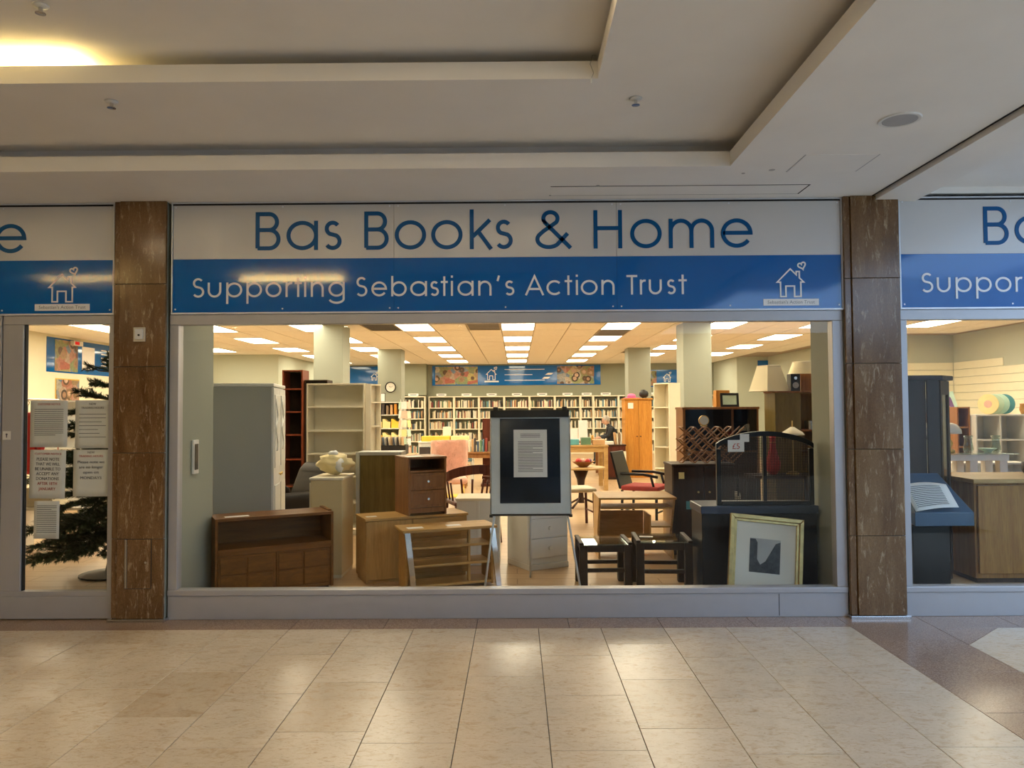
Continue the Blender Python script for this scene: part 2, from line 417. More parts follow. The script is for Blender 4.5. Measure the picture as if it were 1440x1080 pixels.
# ------------------------------------------------------------------ mall: floor
fl = struct('floor', MB().box(-10, 14, -11, 0.02, -.10, -.012), 'gap_black')
tile_meshes = {}
def tile(parent, x0, x1, y0, y1, mat, g=.0015):
    key = (round(x1 - x0, 3), round(y1 - y0, 3), mat); 
    if key not in tile_meshes:
        w_, d_ = key[0] / 2 - g, key[1] / 2 - g; b = .0012
        mb = MB(); mb.hexa([(-w_, -d_, -.0115), (w_, -d_, -.0115), (w_, d_, -.0115), (-w_, d_, -.0115)], [(-w_, -d_, -b), (w_, -d_, -b), (w_, d_, -b), (-w_, d_, -b)])
        mb.hexa([(-w_, -d_, -b), (w_, -d_, -b), (w_, d_, -b), (-w_, d_, -b)], [(-w_ + b, -d_ + b, 0), (w_ - b, -d_ + b, 0), (w_ - b, d_ - b, 0), (-w_ + b, d_ - b, 0)])
        me = mb.mesh('tile', [mat]); tile_meshes[key] = me
    return link('tile', tile_meshes[key], parent, ((x0 + x1) / 2, (y0 + y1) / 2, 0))
CW, CL = .4135, .62
xe = 2.205
phase = [-.80, -.55, -.86, -1.22 + CL, -.82, -.545, -1.36 + CL, -.62, -.98 + .2, -.45, -.70, -.55, -.80, -.5, -.75, -.42, -.8, -.5, -.7, -.6]
col_i = 0
while xe > -5.2:
    x0 = xe - CW; yy = -.262; ph = phase[col_i % len(phase)]
    while yy > -3.6:
        nxt = ph if yy == -.262 else yy - CL
        tile(fl, x0, xe, nxt, yy, 'floor_stone'); yy = nxt
    xe = x0; col_i += 1
for k in range(16):     # granite border along the shopfront
    x1 = 2.205 - .62 * k; tile(fl, x1 - .62, x1, -.262, -.002, 'floor_granite')
yy = -.002
for k in range(7):      # granite band that runs out from the pillar
    tile(fl, 2.205, 2.75, yy - .56, yy, 'floor_granite'); yy -= .56
tile(fl, 2.75, 3.31, -.302, -.002, 'floor_granite'); tile(fl, 3.31, 4.4, -.302, -.002, 'floor_granite'); tile(fl, 4.4, 5.5, -.302, -.002, 'floor_granite')
def polytile(pts, mat):
    mb = MB(); mb.prism(pts, -.0115, 0, 'z'); o = part('tile', mb, mat, fl); return o
polytile([(2.752, -.304), (3.14, -.304), (2.752, -.65)], 'floor_granite')
polytile([(2.752, -.655), (3.145, -.304), (3.42, -.304), (3.42, -1.12), (2.752, -1.12)], 'floor_stone')
for k in range(5):
    tile(fl, 3.422 + CW * k, 3.422 + CW * (k + 1), -.90, -.304, 'floor_stone')
    for j in range(4): tile(fl, 3.422 + CW * k, 3.422 + CW * (k + 1), -.90 - CL * (j + 1), -.90 - CL * j, 'floor_stone')
for j in range(4):
    tile(fl, 2.752, 3.422, -1.122 - CL * (j + 1), -1.122 - CL * j, 'floor_stone')
rest = MB(); rest.box(-10, xe - .002, -11, -.002, -.0115, -.001); rest.box(xe, 5.49, -11, -3.92, -.0115, -.001); rest.box(5.5, 14, -11, -.002, -.0115, -.001)
part('paving', rest, 'floor_stone', fl)

# ------------------------------------------------------------------ mall: ceiling with two stepped coves
ce = struct('ceiling_soffit', MB().box(-10, 1.32, -.74, .3, 2.93, 2.95).box(-10, 1.47, -.76 + .14, .3, 2.95, 3.30)
            .box(1.32, 2.495, -6.2, .3, 2.93, 2.95).box(1.46, 2.495, -6.2, .3, 2.95, 3.30).box(-10, 2.495, -10.5, -6.2, 2.93, 3.3), 'mall_white')
struct('trim_1', MB().box(-10, 1.32, -.74, -.722, 2.9505, 3.022).box(1.32, 1.338, -6.2, -.722, 2.9505, 3.022).box(-10, 1.338, -.742, -.740, 2.93, 3.022).box(1.318, 1.32, -6.2, -.74, 2.93, 3.022), 'mall_white')
struct('ceiling_cove_lower', MB().box(-10, 1.46, -1.6, -.62, 3.10, 3.12).box(.42, 1.46, -6.2, -1.6, 3.10, 3.12).box(-10, .42, -6.2, -4.75, 3.10, 3.12)
       .box(-10, 1.46, -1.46, -.62, 3.12, 3.30).box(.56, 1.46, -6.2, -1.46, 3.12, 3.30).box(-10, .56, -6.2, -4.89, 3.12, 3.30), 'mall_white')
struct('trim_2', MB().box(-10, .42, -1.6, -1.582, 3.1205, 3.19).box(.42, .438, -4.75, -1.582, 3.1205, 3.19).box(-10, .438, -4.768, -4.75, 3.1205, 3.19)
       .box(-10, .42, -1.602, -1.6, 3.10, 3.19).box(.418, .42, -4.75, -1.6, 3.10, 3.19), 'mall_white')
struct('ceiling_cove_upper', MB().box(-10, .56, -4.9, -1.45, 3.25, 3.30), 'mall_white')
struct('beam_1', MB().box(2.52, 2.82, -10.5, .2, 2.90, 3.5), 'mall_white')
struct('trim_3', MB().box(2.495, 2.52, -10.5, .2, 2.935, 3.3), 'gap_black')
struct('ceiling_right', MB().box(2.82, 4.6, -1.0, .2, 3.00, 3.03).box(2.82, 4.6, -6.2, -.86, 3.20, 3.24), 'mall_white')
struct('trim_4', MB().box(2.82, 4.6, -1.0, -.98, 3.00, 3.09).box(2.82, 4.6, -.88, -.86, 3.03, 3.20), 'mall_white')
struct('trim_5', MB().box(2.82, 4.6, -.02, .15, 2.955, 3.0), 'mall_white')
# rest of the arcade: end wall, added sky-blocking wall, shopfronts across the way
struct('wall_left', MB().box(-10.2, -10, -10.5, .3, 0, 3.3), 'mall_wall')
struct('wall_sky_blocker', MB().box(10, 10.2, -11, .3, 0, 4.2).box(8, 10, -11, -10.8, 0, 4.2), 'mall_white')  # unseen wall added to block low sky light from the right
ob = MB()
for k in range(6): ob.box(-10 + 3.4 * k, -9.5 + 3.4 * k, -10.7, -10.4, 0, 3.0)
ob.box(-10, 8, -10.7, -10.45, 2.2, 3.0)
struct('wall_opposite', ob, 'mall_wall'); struct('wall_opposite_dark', MB().box(-10, 8, -10.9, -10.75, 0, 3.0), 'mall_dark')

# ceiling fittings
def cove_tube(x0, x1, y, z, label):
    t = thing('cove_tube_light', label, 'light', ((x0 + x1) / 2, y, z), 0, 'tube lights in the ceiling cove'); hw = (x1 - x0) / 2
    part('tube', MB().tube([(-hw, 0, .045), (hw, 0, .045)], .016, 10), 'cove_light', t, smooth=False)
    part('batten', B(-hw, hw, -.025, .025, 0, .025), 'plastic_white', t)
    for s in (-1, 1): part('end_cap', B(s * hw - .01, s * hw + .01, -.02, .02, .026, .066), 'plastic_white', t)
cove_tube(-3.75, -2.2, -1.525, 3.1205, 'glowing yellow tube light hidden behind the upper ceiling lip, upper left')
cove_tube(-3.7, -2.3, -4.82, 3.15, 'glowing yellow tube light in the cove facing the shop sign')
cove_tube(-6.2, -4.8, -1.525, 3.1205, 'second glowing yellow tube light added out of view along the upper lip')  # this tube and the next are added, unseen, to warm the left
cove_tube(-6.4, -5.0, -4.825, 3.1205, 'second glowing yellow tube light added out of view in the cove facing the sign')
for i, (x, y) in enumerate([(-.62, -2.62), (-.2, -2.75), (.2, -2.6), (-3.2, -2.7), (-1.9, -3.0), (-1.2, -3.05), (-5, -2.7), (-5, -3.1), (-7, -3.0), (-3.9, -3.05)]):  # warm fill lamps added above the view
    t = thing('fill_lamp', 'small round warm fill lamp added out of view in the upper cove ceiling', 'light', (x, y, 3.25), 0, 'added warm fill lamps in the upper cove')
    part('ring', MB().lathe([(.05, 0), (.05, -.006), (.062, -.008), (.066, 0)], 20), 'plastic_white', t)
    part('lamp', MB().lathe([(.001, -.002), (.045, -.002), (.045, -.003), (.001, -.003)], 20), 'fill_light', t)
for i, (x, y) in enumerate([(-7, -8), (-5, -8), (-3, -8), (-1, -8), (-6, -6.9), (-4, -6.9), (-2, -6.9), (-.4, -6.9)]):  # more fill lamps, added behind the camera for general light
    t = thing('fill_lamp', 'round warm fill lamp added out of view in the soffit across the arcade', 'light', (x, y, 2.93), 0, 'added warm fill lamps across the arcade')
    part('ring', MB().lathe([(.05, 0), (.05, -.006), (.062, -.008), (.066, 0)], 20), 'plastic_white', t)
    part('lamp', MB().lathe([(.001, -.002), (.045, -.002), (.045, -.003), (.001, -.003)], 20), 'fill_light', t)
def sprinkler(x, y, z, label):
    t = thing('sprinkler', label, 'sprinkler', (x, y, z), 0, 'ceiling sprinklers')
    part('cover_plate', MB().lathe([(.004, 0), (.034, -.001), (.030, -.008), (.012, -.012)], 16), 'plastic_white', t, smooth=True)
    part('nozzle', MB().lathe([(.009, -.008), (.009, -.03), (.006, -.034)], 10), 'steel', t)
    part('deflector', MB().lathe([(.003, -.034), (.022, -.036), (.022, -.039), (.003, -.04)], 14), 'steel', t)
sprinkler(-2.134, -1.381, 3.1, 'white sprinkler head on the left side of the lower cove ceiling')
sprinkler(.645, -1.36, 3.1, 'white sprinkler head right of the upper cove corner')
sprinkler(-2.087, -2.058, 3.25, 'white sprinkler head beside the glowing cove light')
t = thing('ceiling_speaker', 'round grey ceiling speaker with white rim on the right soffit', 'speaker', (1.981, -1.474, 2.93))
part('rim', MB().lathe([(.085, 0), (.085, -.006), (.10, -.007), (.105, 0)], 28), 'plastic_white', t)
part('grille', MB().lathe([(.001, -.002), (.084, -.002), (.084, -.005), (.001, -.007)], 28), 'speaker_grey', t)
t = thing('access_hatch', 'long narrow access hatch outlined in the soffit above the sign', 'hatch', (1.1, -.24, 2.93))
part('hatch_panel', B(-.85, .85, -.10, .10, -.003, 0), 'mall_white', t)
for a in (B(-.862, .862, -.108, -.102, -.002, 0), B(-.862, .862, .102, .108, -.002, 0), B(.852, .862, -.102, .102, -.002, 0)): part('gap', a, 'gap_black', t)
t = thing('access_hatch', 'square access hatch outlined in the soffit near the round speaker', 'hatch', (1.92, -.78, 2.93))
for a in (B(-.22, -.214, -.16, .16, -.0015, 0), B(.214, .22, -.16, .16, -.0015, 0)): part('gap', a, 'speaker_grey', t)
part('hatch_panel', B(-.212, .212, -.16, .16, -.002, 0), 'mall_white', t)
t = thing('ceiling_cable', 'thin loose cable dangling at the corner of the upper cove', 'cable', (.39, -1.62, 3.19))
part('wire', MB().tube([(.02, .02, .03), (.0, 0, .02), (-.012, -.01, -.03), (.004, -.012, -.075), (-.006, -.01, -.10)], .0025, 5), 'steel', t)
part('plug', MB().tube([(-.006, -.01, -.10), (-.008, -.01, -.125)], .005, 6), 'plastic_white', t)
for k, (x, y, lb) in enumerate([(1.44, -.60, 'small round screw hole plug in the soffit by the cove corner'), (1.60, -.66, 'larger plaster patch on the soffit by the cove corner'), (.55, -.36, 'small dark fixing hole in the soffit above the sign')]):
    o = part('ceiling_patch', MB().lathe([(.001, -.0005), (.012 + .008 * (k == 1), -.0005), (.010, -.003), (.001, -.003)], 12), 'speaker_grey', None, loc=(x, y, 2.93)); tag(o, lb, 'patch')

# ------------------------------------------------------------------ facade pillars
def pillar(x0, x1, zj, i, rnd_side):
    core = struct('pillar_%s' % i, B(x0 + .01, x1 - .01, -.05, .60, 0, 2.93), 'shop_column')
    for a, b in zip(zj[:-1], zj[1:]):
        part('stone_slab', B(x0 + .045, x1 - .002, -.075, -.0505, a + .0015, b - .0015), 'pillar_stone', core, .002)
        part('stone_slab', B(x0, x0 + .043, -.06, -.03, a + .0015, b - .0015), 'pillar_stone', core, .002)
    return core
pl = pillar(-2.815, -2.445, [.022, .57, 1.165, 1.765, 2.345, 2.93], 'west', 0)
part('plinth', B(-2.83, -2.43, -.09, .0, 0, .021), 'steel', pl, .002); part('inner_lining', B(-2.454, -2.385, .061, .62, 0, 2.134), 'shop_column', pl, .003)
pr = pillar(2.300, 2.678, [.022, .565, 1.16, 1.755, 2.35, 2.93], 'east', 1)
part('plinth', B(2.285, 2.695, -.09, .0, 0, .021), 'steel', pr, .002)
t = thing('wall_switch', 'small cream call box on the brown stone pillar by the door', 'switch', (-2.625, -.075, 1.99))
part('back_plate', B(-.042, .042, -.008, 0, -.05, .05), 'plastic_cream', t, .003)
part('front_unit', B(-.026, .030, -.022, -.008, -.034, .038), 'plastic_white', t, .004); part('button', MB().disc_y(.004, -.026, -.021, -.006, .007), 'plastic_black', t)
t = thing('access_cover', 'stone access cover with metal edge strip low on the pillar', 'cover', (-2.62, -.0755, .40))
part('cover_panel', B(-.075, .088, -.004, -.0016, -.168, .168), 'pillar_stone', t, .001); part('edge_strip', B(-.092, -.077, -.008, -.0016, -.168, .168), 'steel', t, .002)
part('cover_gap', B(-.096, .092, -.0015, 0, -.172, .172), 'gap_black', t); part('lock', MB().disc_y(.055, -.011, -.004, .01, .009), 'steel', t)

# ------------------------------------------------------------------ shop signs (three bays)
KX = .005043
def sx(px): return (px - 362) * KX - 1.831 + 2.427      # metres from the sign's left end
LINE1 = [('B', 361.7, 396.7), ('a', 405, 449.3), ('s', 457.3, 482.3), ('B', 514, 548.3), ('o', 556.7, 600.7), ('o', 607.7, 651.7), ('k', 661.7, 693.3), ('s', 697, 721.8), ('&', 753.8, 803.5), ('H', 834.7, 874.7), ('o', 885.8, 929.9), ('m', 939.6, 1003), ('e', 1012.5, 1056.6)]
LINE2 = [('S', 273.3, 290), ('u', 295, 314), ('p', 321, 343.3), ('p', 349.3, 371), ('o', 376, 398.3), ('r', 404, 413.3), ('t', 416.7, 426.7), ('i', 430, 433), ('n', 439.3, 457.3), ('g', 464, 486.7), ('S', 502.3, 518.3), ('e', 524, 545.7), ('b', 551.7, 573.3), ('a', 578.3, 601.7), ('s', 606, 618.3), ('t', 621, 630.7), ('i', 635, 638), ('a', 644.3, 666.7), ('n', 673.3, 691.7), ("'", 699, 704), ('s', 710.4, 723.6), ('A', 738.2, 765.3), ('c', 768.4, 791), ('t', 793.8, 804.2), ('i', 809.3, 812.3), ('o', 816.3, 839.6), ('n', 845, 863.2), ('T', 879.9, 895), ('r', 898.6, 906.6), ('u', 911, 929), ('s', 936, 948.3), ('t', 952.4, 963.9)]
def house_logo(parent, cx, base, k, y, mat, wd=None):
    lg = part('house_logo', MB(), mat, parent) if False else None
    wd = wd or .011 * k; mb = MB()
    def P(l): return [(cx + a * k, base + b * k) for a, b in l]
    ribbon(mb, P([(-.035, .005), (-.075, .005), (-.075, .115), (-.10, .115), (0, .215), (.045, .170), (.045, .195), (.068, .195), (.068, .147), (.10, .115), (.078, .115), (.078, .005), (.03, .005), (.03, .085), (-.035, .085), (-.035, .005)]), wd, .003)
    hx, hz = .088, .240; h = []
    for i in range(33):
        a = 2 * math.pi * i / 32; u = 16 * math.sin(a) ** 3; v = 13 * math.cos(a) - 5 * math.cos(2 * a) - 2 * math.cos(3 * a) - math.cos(4 * a)
        u, v = u * .0018, v * .0018; h.append((hx + u * .95 - v * .3, hz + v * .95 + u * .3))
    ribbon(mb, P(h), wd, .003)
    me = mb.mesh('house_logo', [mat]); return link('house_logo', me, parent, (0, y, 0))
def make_sign(x, label):
    W, z0, zm, z1 = 4.727, 2.135, 2.523, 2.928
    t = thing('shop_sign', label, 'sign', (x, 0, 0), 0, 'shop name signs above the windows')
    cuts = [.0, 1.572, 3.142, W]
    for a, b in zip(cuts[:-1], cuts[1:]):
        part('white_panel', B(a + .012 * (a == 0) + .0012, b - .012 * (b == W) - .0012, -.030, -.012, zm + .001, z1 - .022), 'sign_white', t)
        part('blue_panel', B(a + .012 * (a == 0) + .0005, b - .012 * (b == W) - .0005, -.030, -.012, z0 + .012, zm), 'sign_blue', t)
        for q in ([a + .03, (a + b) / 2, b - .03]):
            part('screw', MB().disc_y(q, -.033, -.030, z0 + .035, .006, 8), 'sign_edge', t); part('screw', MB().disc_y(q, -.033, -.030, z1 - .035, .006, 8), 'sign_edge', t)
    part('edge_rail', B(0, W, -.036, -.008, z0, z0 + .0115), 'sign_edge', t)
    part('edge_rail', B(0, W, -.036, -.008, z1 - .009, z1), 'sign_edge', t); part('edge_gap', B(0.01, W - .01, -.032, -.010, z1 - .0215, z1 - .0095), 'gap_black', t)
    for a in (0, W - .0095): part('edge_rail', B(a, a + .0095, -.036, -.008, z0 + .012, z1 - .0095), 'sign_edge', t)
    part('backing', B(.01, W - .01, -.0115, .045, z0, z1), 'gap_black', t)
    for ch, a, b in LINE1: letter(t, ch, sx(a), sx(b), 2.584 - .001 * (a - 362) / 100, .272, .0285, -.0302, 'letter_blue')
    for ch, a, b in LINE2: letter(t, ch, sx(a), sx(b), 2.252, .138, .0145, -.0302, 'letter_white')
    lg = house_logo(t, sx(1108), 2.225, .93, -.0302, 'letter_white')
    lb = part('logo_label', B(sx(1070), sx(1147), -.0325, -.0302, 2.167, 2.214), 'letter_white', t)
    text_part("Sebastian's Action Trust", .034, lb, 'label_grey', (sx(1108.5), -.0327, 2.180), width=.33)
    return t
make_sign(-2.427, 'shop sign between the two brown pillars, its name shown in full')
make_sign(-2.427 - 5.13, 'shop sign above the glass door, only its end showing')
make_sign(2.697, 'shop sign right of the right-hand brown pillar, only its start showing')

# ------------------------------------------------------------------ shop windows and the door
def window(i, x0, x1, gx0, gx1):
    o = struct('window_%d' % i, B(x0, x1, -.02, .055, 0.0, .165), 'frame_grey', .003)
    part('bottom_rail', B(x0, x1, -.03, .06, .166, .205), 'frame_grey', o, .004)
    part('top_rail', B(x0, x1, -.02, .06, 2.062, 2.134), 'frame_grey', o, .003)
    part('side_rail', B(x0, gx0, -.02, .06, .206, 2.061), 'frame_grey', o, .003); part('side_rail', B(gx1, x1, -.02, .06, .206, 2.061), 'frame_grey', o, .003)
    part('pane', B(gx0, gx1, .016, .024, .206, 2.061), 'window_glass', o)
    return o
w1 = window(1, -2.440, 2.297, -2.378, 2.222)
part('joint_strip', B(1.815, 1.819, -.0212, -.0195, .01, .16), 'gap_black', w1)
window(2, 2.690, 7.42, 2.745, 7.36)
d = struct('door_1', B(-3.62, -2.82, -.02, .045, .01, .165), 'frame_grey', .003)
part('bottom_rail', B(-3.62, -2.82, -.018, .045, .166, .200), 'frame_grey', d, .003)
part('top_rail', B(-3.62, -2.82, -.018, .045, 2.072, 2.134), 'frame_grey', d, .003)
part('side_rail', B(-3.62, -3.478, -.018, .045, .201, 2.071), 'frame_grey', d, .003); part('side_rail', B(-2.870, -2.82, -.018, .045, .201, 2.071), 'frame_grey', d, .003)
part('pane', B(-3.478, -2.870, .010, .018, .201, 2.071), 'window_glass', d)
part('gasket', B(-3.478, -3.470, .0, .028, .201, 2.071), 'gap_black', d)
window(3, -7.56, -3.63, -7.5, -3.655)
t = thing('door_lock_tag', 'white square tag with a keyhole on the grey door frame', 'tag', (-3.583, -.0185, 1.29)); part('plate', B(-.028, .028, -.003, 0, -.03, .03), 'plastic_white', t, .001)
part('keyhole', MB().disc_y(0, -.0045, -.003, .008, .007, 10).prism([(-.003, -.015), (.003, -.015), (.004, .005), (-.004, .005)], -.0045, -.003), 'ink', t)

def notice(x0, x1, z0, z1, label, lines, y=.0095, tilt=0.):
    cx = (x0 + x1) / 2; cz = (z0 + z1) / 2; hw, hh = (x1 - x0) / 2, (z1 - z0) / 2
    t = thing('paper_notice', label, 'notice', (cx, y, cz), 0, 'paper notices taped inside the door'); t.rotation_euler = (0, R_(tilt), 0)
    mb = MB(); n = 6     # slightly curled sheet
    vs = []; 
    for i in range(n + 1):
        for j in range(n + 1):
            u, v = i / n * 2 - 1, j / n * 2 - 1; vs.append((u * hw, -.0012 - .0035 * max(0, abs(u) - .6) - .002 * max(0, -v - .5), v * hh))
    mb.add(vs, [(i * (n + 1) + j, (i + 1) * (n + 1) + j, (i + 1) * (n + 1) + j + 1, i * (n + 1) + j + 1) for i in range(n) for j in range(n)])
    sh = part('sheet', mb, 'paper', t, smooth=True); sd = sh.modifiers.new('solid', 'SOLIDIFY'); sd.thickness = .0006
    for txt, size, zz, mat, wdt in lines:
        if txt == '#':     # body copy too small to read
            mbx = MB()
            k = zz
            while k > size:
                mbx.box(-hw * .78, hw * (.78 if rnd.random() < .75 else .3 + rnd.random() * .4), -.0032, -.0026, k * hh - .0018, k * hh + .0018); k -= wdt
            part('body_copy', mbx, mat, t)
        else: text_part(txt, size, t, mat, (0, -.0034, zz * hh), width=wdt)
    return t
# (the sheets hang on the shop side of the pane and are read from outside)
Yn = .0245
notice(-3.445, -3.180, 1.205, 1.535, 'tall paper notice with dense small print, top left of the door glass', [('#', -.55, .62, 'ink', .085), ('CUSTOMER NOTICE', .02, .80, 'ink_red', .16)], Yn)
notice(-3.125, -2.880, 1.195, 1.535, 'trading hours notice with a ruled table, top right of the door glass', [('NEW', .022, .80, 'ink', None), ('TRADING HOURS', .022, .64, 'ink', .16), ('#', -.62, .42, 'ink', .16)], Yn)
notice(-3.445, -3.190, .842, 1.185, 'donations notice with large grey and red capitals on the door', [('CUSTOMER NOTICE', .02, .80, 'ink_red', .19), ('PLEASE NOTE', .03, .56, 'ink', .16), ('THAT WE WILL', .03, .36, 'ink', .17), ('BE UNABLE TO', .03, .16, 'ink', .18), ('ACCEPT ANY', .03, -.04, 'ink', .16), ('DONATIONS', .03, -.24, 'ink', .16), ('AFTER 18TH', .03, -.44, 'ink_red', .14), ('JANUARY', .03, -.66, 'ink_red', .12)], Yn, 1.)
notice(-3.135, -2.885, .855, 1.185, 'new trading hours notice mentioning Mondays, under the hours table', [('NEW', .022, .84, 'ink', None), ('TRADING HOURS', .022, .68, 'ink_red', .17), ('Please note we', .028, .42, 'ink', .19), ('are no longer', .028, .20, 'ink', .17), ('open on', .028, -.02, 'ink', .11), ('MONDAYS', .028, -.26, 'ink', .15)], Yn)
notice(-3.410, -3.230, .56, .825, 'small paper notice with fine print, lowest on the door glass', [('#', -.7, .75, 'ink', .10)], Yn, .5)

# ------------------------------------------------------------------ shop shell
CZ = 2.9
sf = struct('floor_shop', MB().box(-9.2, 9.2, .021, 19.4, -.10, 0), 'shop_floor')
struct('wall_back', MB().box(-6.2, 6.6, 19.2, 19.4, 0, CZ + .1), 'shop_wall_deep')
struct('wall_shop_left', MB().box(-8.95, -8.75, .06, 14.3, 0, CZ + .1), 'slat_cream')
struct('wall_left_return', MB().box(-8.95, -6.15, 14.2, 14.35, 0, CZ + .1).box(-6.3, -6.15, 14.35, 19.4, 0, CZ + .1), 'shop_wall')
struct('wall_right_return', MB().box(6.40, 9.0, 16.6, 16.75, 0, CZ + .1).box(6.40, 6.55, 16.75, 19.4, 0, CZ + .1), 'shop_wall')
struct('wall_right_nook', MB().box(7.3, 9.2, 10.26, 10.4, 0, CZ + .1).box(7.3, 7.4, 10.4, 16.6, 0, CZ + .1), 'shop_wall')
wr = struct('wall_shop_right', MB().box(9.0, 9.2, .06, 10.4, 0, CZ + .1), 'shop_wall')
struct('wall_boxing', MB().box(-3.75, -2.86, 18.75, 19.2, 1.9, CZ), 'shop_wall_deep')
struct('wall_facade_bulkhead', MB().box(-9, 9.2, .06, .2, 2.135, 3.0), 'shop_wall')
struct('wall_facade_left_end', MB().box(-10, -7.56, -.02, .2, 0, 3.0), 'mall_wall'); struct('wall_facade_right_end', MB().box(7.42, 9.4, -.02, .2, 0, 3.0), 'mall_wall')
ceil = struct('ceiling_shop', MB().box(-9, 9.2, .06, 19.4, CZ + .012, CZ + .1), 'tile_grid')
for i, (x0, x1, y0) in enumerate([(-3.44, -2.94, 7.5), (2.84, 3.32, 7.5), (-3.31, -2.74, 12.75), (2.68, 3.22, 12.75)]):
    struct('column_%d' % (i + 1), B(x0, x1, y0, y0 + .55, 0, CZ + .012), 'shop_column', .01)
TM = {}
gx0, gy0 = -8.66, 6.7
lights = set()
LX = [.04 + 1.8 * k for k in range(-4, 5)]; LY = [2.5, 4.9, 7.3 + .6, 10.3, 12.7, 15.1, 17.5]
gy0 = 7.3 - .0
def is_light(ix, iy): return (ix - 14) % 3 == 0 and (iy % 2 == 0 if iy >= 0 else iy % 2 == 1)
tm = MB().hexa([(-.292, -.592, -.004), (.292, -.592, -.004), (.292, .592, -.004), (-.292, .592, -.004)], [(-.292, -.592, .006), (.292, -.592, .006), (.292, .592, .006), (-.292, .592, .006)]).mesh('ceiling_tile', ['ceiling_tile'])
fixnormals(tm)
near = MB()
lt_proto = None
def ceiling_light(x, y):
    global lt_proto
    if lt_proto is None:
        t = thing('ceiling_light', 'fluorescent light panel recessed in the tiled shop ceiling', 'light', (x, y, CZ), 0, 'ceiling light panels in the shop')
        fr = MB(); fr.box(-.298, .298, -.598, -.575, -.012, .01); fr.box(-.298, .298, .575, .598, -.012, .01); fr.box(-.298, -.28, -.575, .575, -.012, .01); fr.box(.28, .298, -.575, .575, -.012, .01)
        part('frame', fr, 'plastic_white', t); part('diffuser', B(-.279, .279, -.574, .574, -.006, .004), 'panel_light', t); lt_proto = t
    else:
        t = copy_tree(lt_proto); t.location = (x, y, CZ)
    return t
VENTS = {(10, 0): 'black gap where a tile is missing in the shop ceiling', (13, 0): 'grey slatted vent in the shop ceiling left of centre', (17, 1): 'grey slatted vent in the shop ceiling right of centre', (5, 2): 'grey slatted vent in the shop ceiling by the left columns', (19, 5): 'grey slatted vent in the far right shop ceiling'}
def ceiling_vent(x, y, label):
    t = thing('ceiling_vent', label, 'vent', (x, y, CZ)); dark = 'black' in label
    part('backing', B(-.27, .27, -.57, .57, .002, .008), 'gap_black' if dark else 'speaker_grey', t)
    fr = MB().box(-.298, .298, -.598, -.57, -.006, .008).box(-.298, .298, .57, .598, -.006, .008).box(-.298, -.27, -.57, .57, -.006, .008).box(.27, .298, -.57, .57, -.006, .008); part('frame', fr, 'tile_grid', t)
    if not dark:
        for k in range(8): part('slat', B(-.27, .27, -.5 + k * .14, -.46 + k * .14, -.005, .0015), 'mall_wall', t)
for ix in range(30):
    x = .04 + .6 * (ix - 14)
    if not (-8.5 < x < 8.8): continue
    for iy in range(-6, 10):
        y = 7.9 + 1.2 * iy
        if y > 18.9 or y < .5 or (y > 14 and abs(x) > 6.1) or (y > 10 and x > 7.2): continue
        if is_light(ix, iy):
            if (iy >= -3 or (iy == -5 and ix == 11)) and not (abs(x) > 6.8 and y > 15):
                c_ = (ix - 14) // 3; r_ = iy // 2; cn = 'centre column' if c_ == 0 else '%s column %s of centre' % (nth(abs(c_) - 1), 'left' if c_ < 0 else 'right')
                ceiling_light(x, y)['label'] = 'fluorescent ceiling panel, %s, %s' % (cn, ('%s row seen through the window' % nth(r_)) if iy >= 0 else ('row just above the window head' if iy == -3 else ('foremost row by the glass' if iy == -5 else 'hidden row')))
        elif y > 7 and (ix, iy) in VENTS: ceiling_vent(x, y, VENTS[(ix, iy)])
        elif y > 7 and abs(x) < 8.6: link('ceiling_tile', tm, ceil, (x, y, CZ))
        else: near.box(x - .296, x + .296, y - .596, y + .596, CZ - .004, CZ + .006)
nr = part('ceiling_tiles', near, 'ceiling_tile', ceil); nr['kind'] = 'stuff'

# ------------------------------------------------------------------ furniture helpers
def open_case(t, W, D, H, zs, mat, back=None, th=.018, plinth=.06, bev=.0015):
    """front at y=0, back at y=D, x 0..W; shelves at heights zs"""
    part('side_panel', B(0, th, 0, D, 0, H), mat, t, bev); part('side_panel', B(W - th, W, 0, D, 0, H), mat, t, bev)
    part('top_panel', B(th + .0005, W - th - .0005, 0.001, D, H - th, H), mat, t, bev)
    part('back_panel', B(th + .0005, W - th - .0005, D - .008, D - .001, plinth, H - th - .0005), back or mat, t)
    for z in zs: part('shelf', B(th + .0005, W - th - .0005, .004, D - .009, z, z + th), mat, t, bev)
    if plinth: part('plinth', B(th + .0005, W - th - .0005, .015, .03, 0, plinth - .001), mat, t)
def knob(parent, x, y, z, mat='brass', r=.014):
    return part('knob', MB().prism([(x + r * math.cos(a * math.pi / 6), z + r * math.sin(a * math.pi / 6)) for a in range(12)], y - .022, y - .010, 'y').disc_y(x, y - .012, y, z, r * .45, 10), mat, parent, .002)
def at_obj(o, x, y, z=0, rz=None):
    o.location = (x, y, z)
    if rz is not None: o.rotation_euler.z = R_(rz)
    return o
def blob(mb, c, r, seed=0, amp=.15, n=12, m_=16, freq=3.):
    vs, fs = [], []
    for i in range(n + 1):
        a = math.pi * i / n
        for k in range(m_):
            b = 2 * math.pi * k / m_; dv = Vector((math.sin(a) * math.cos(b), math.sin(a) * math.sin(b), math.cos(a)))
            q = 1 + amp * noise.noise(dv * freq + Vector((seed, seed * 1.7, 0)))
            vs.append((c[0] + dv.x * r[0] * q, c[1] + dv.y * r[1] * q, c[2] + dv.z * r[2] * q))
    for i in range(n):
        for k in range(m_):
            p0 = i * m_ + k; p1 = i * m_ + (k + 1) % m_; fs.append((p0, p1, p1 + m_, p0 + m_))
    mb.add(vs, fs)
    return mb
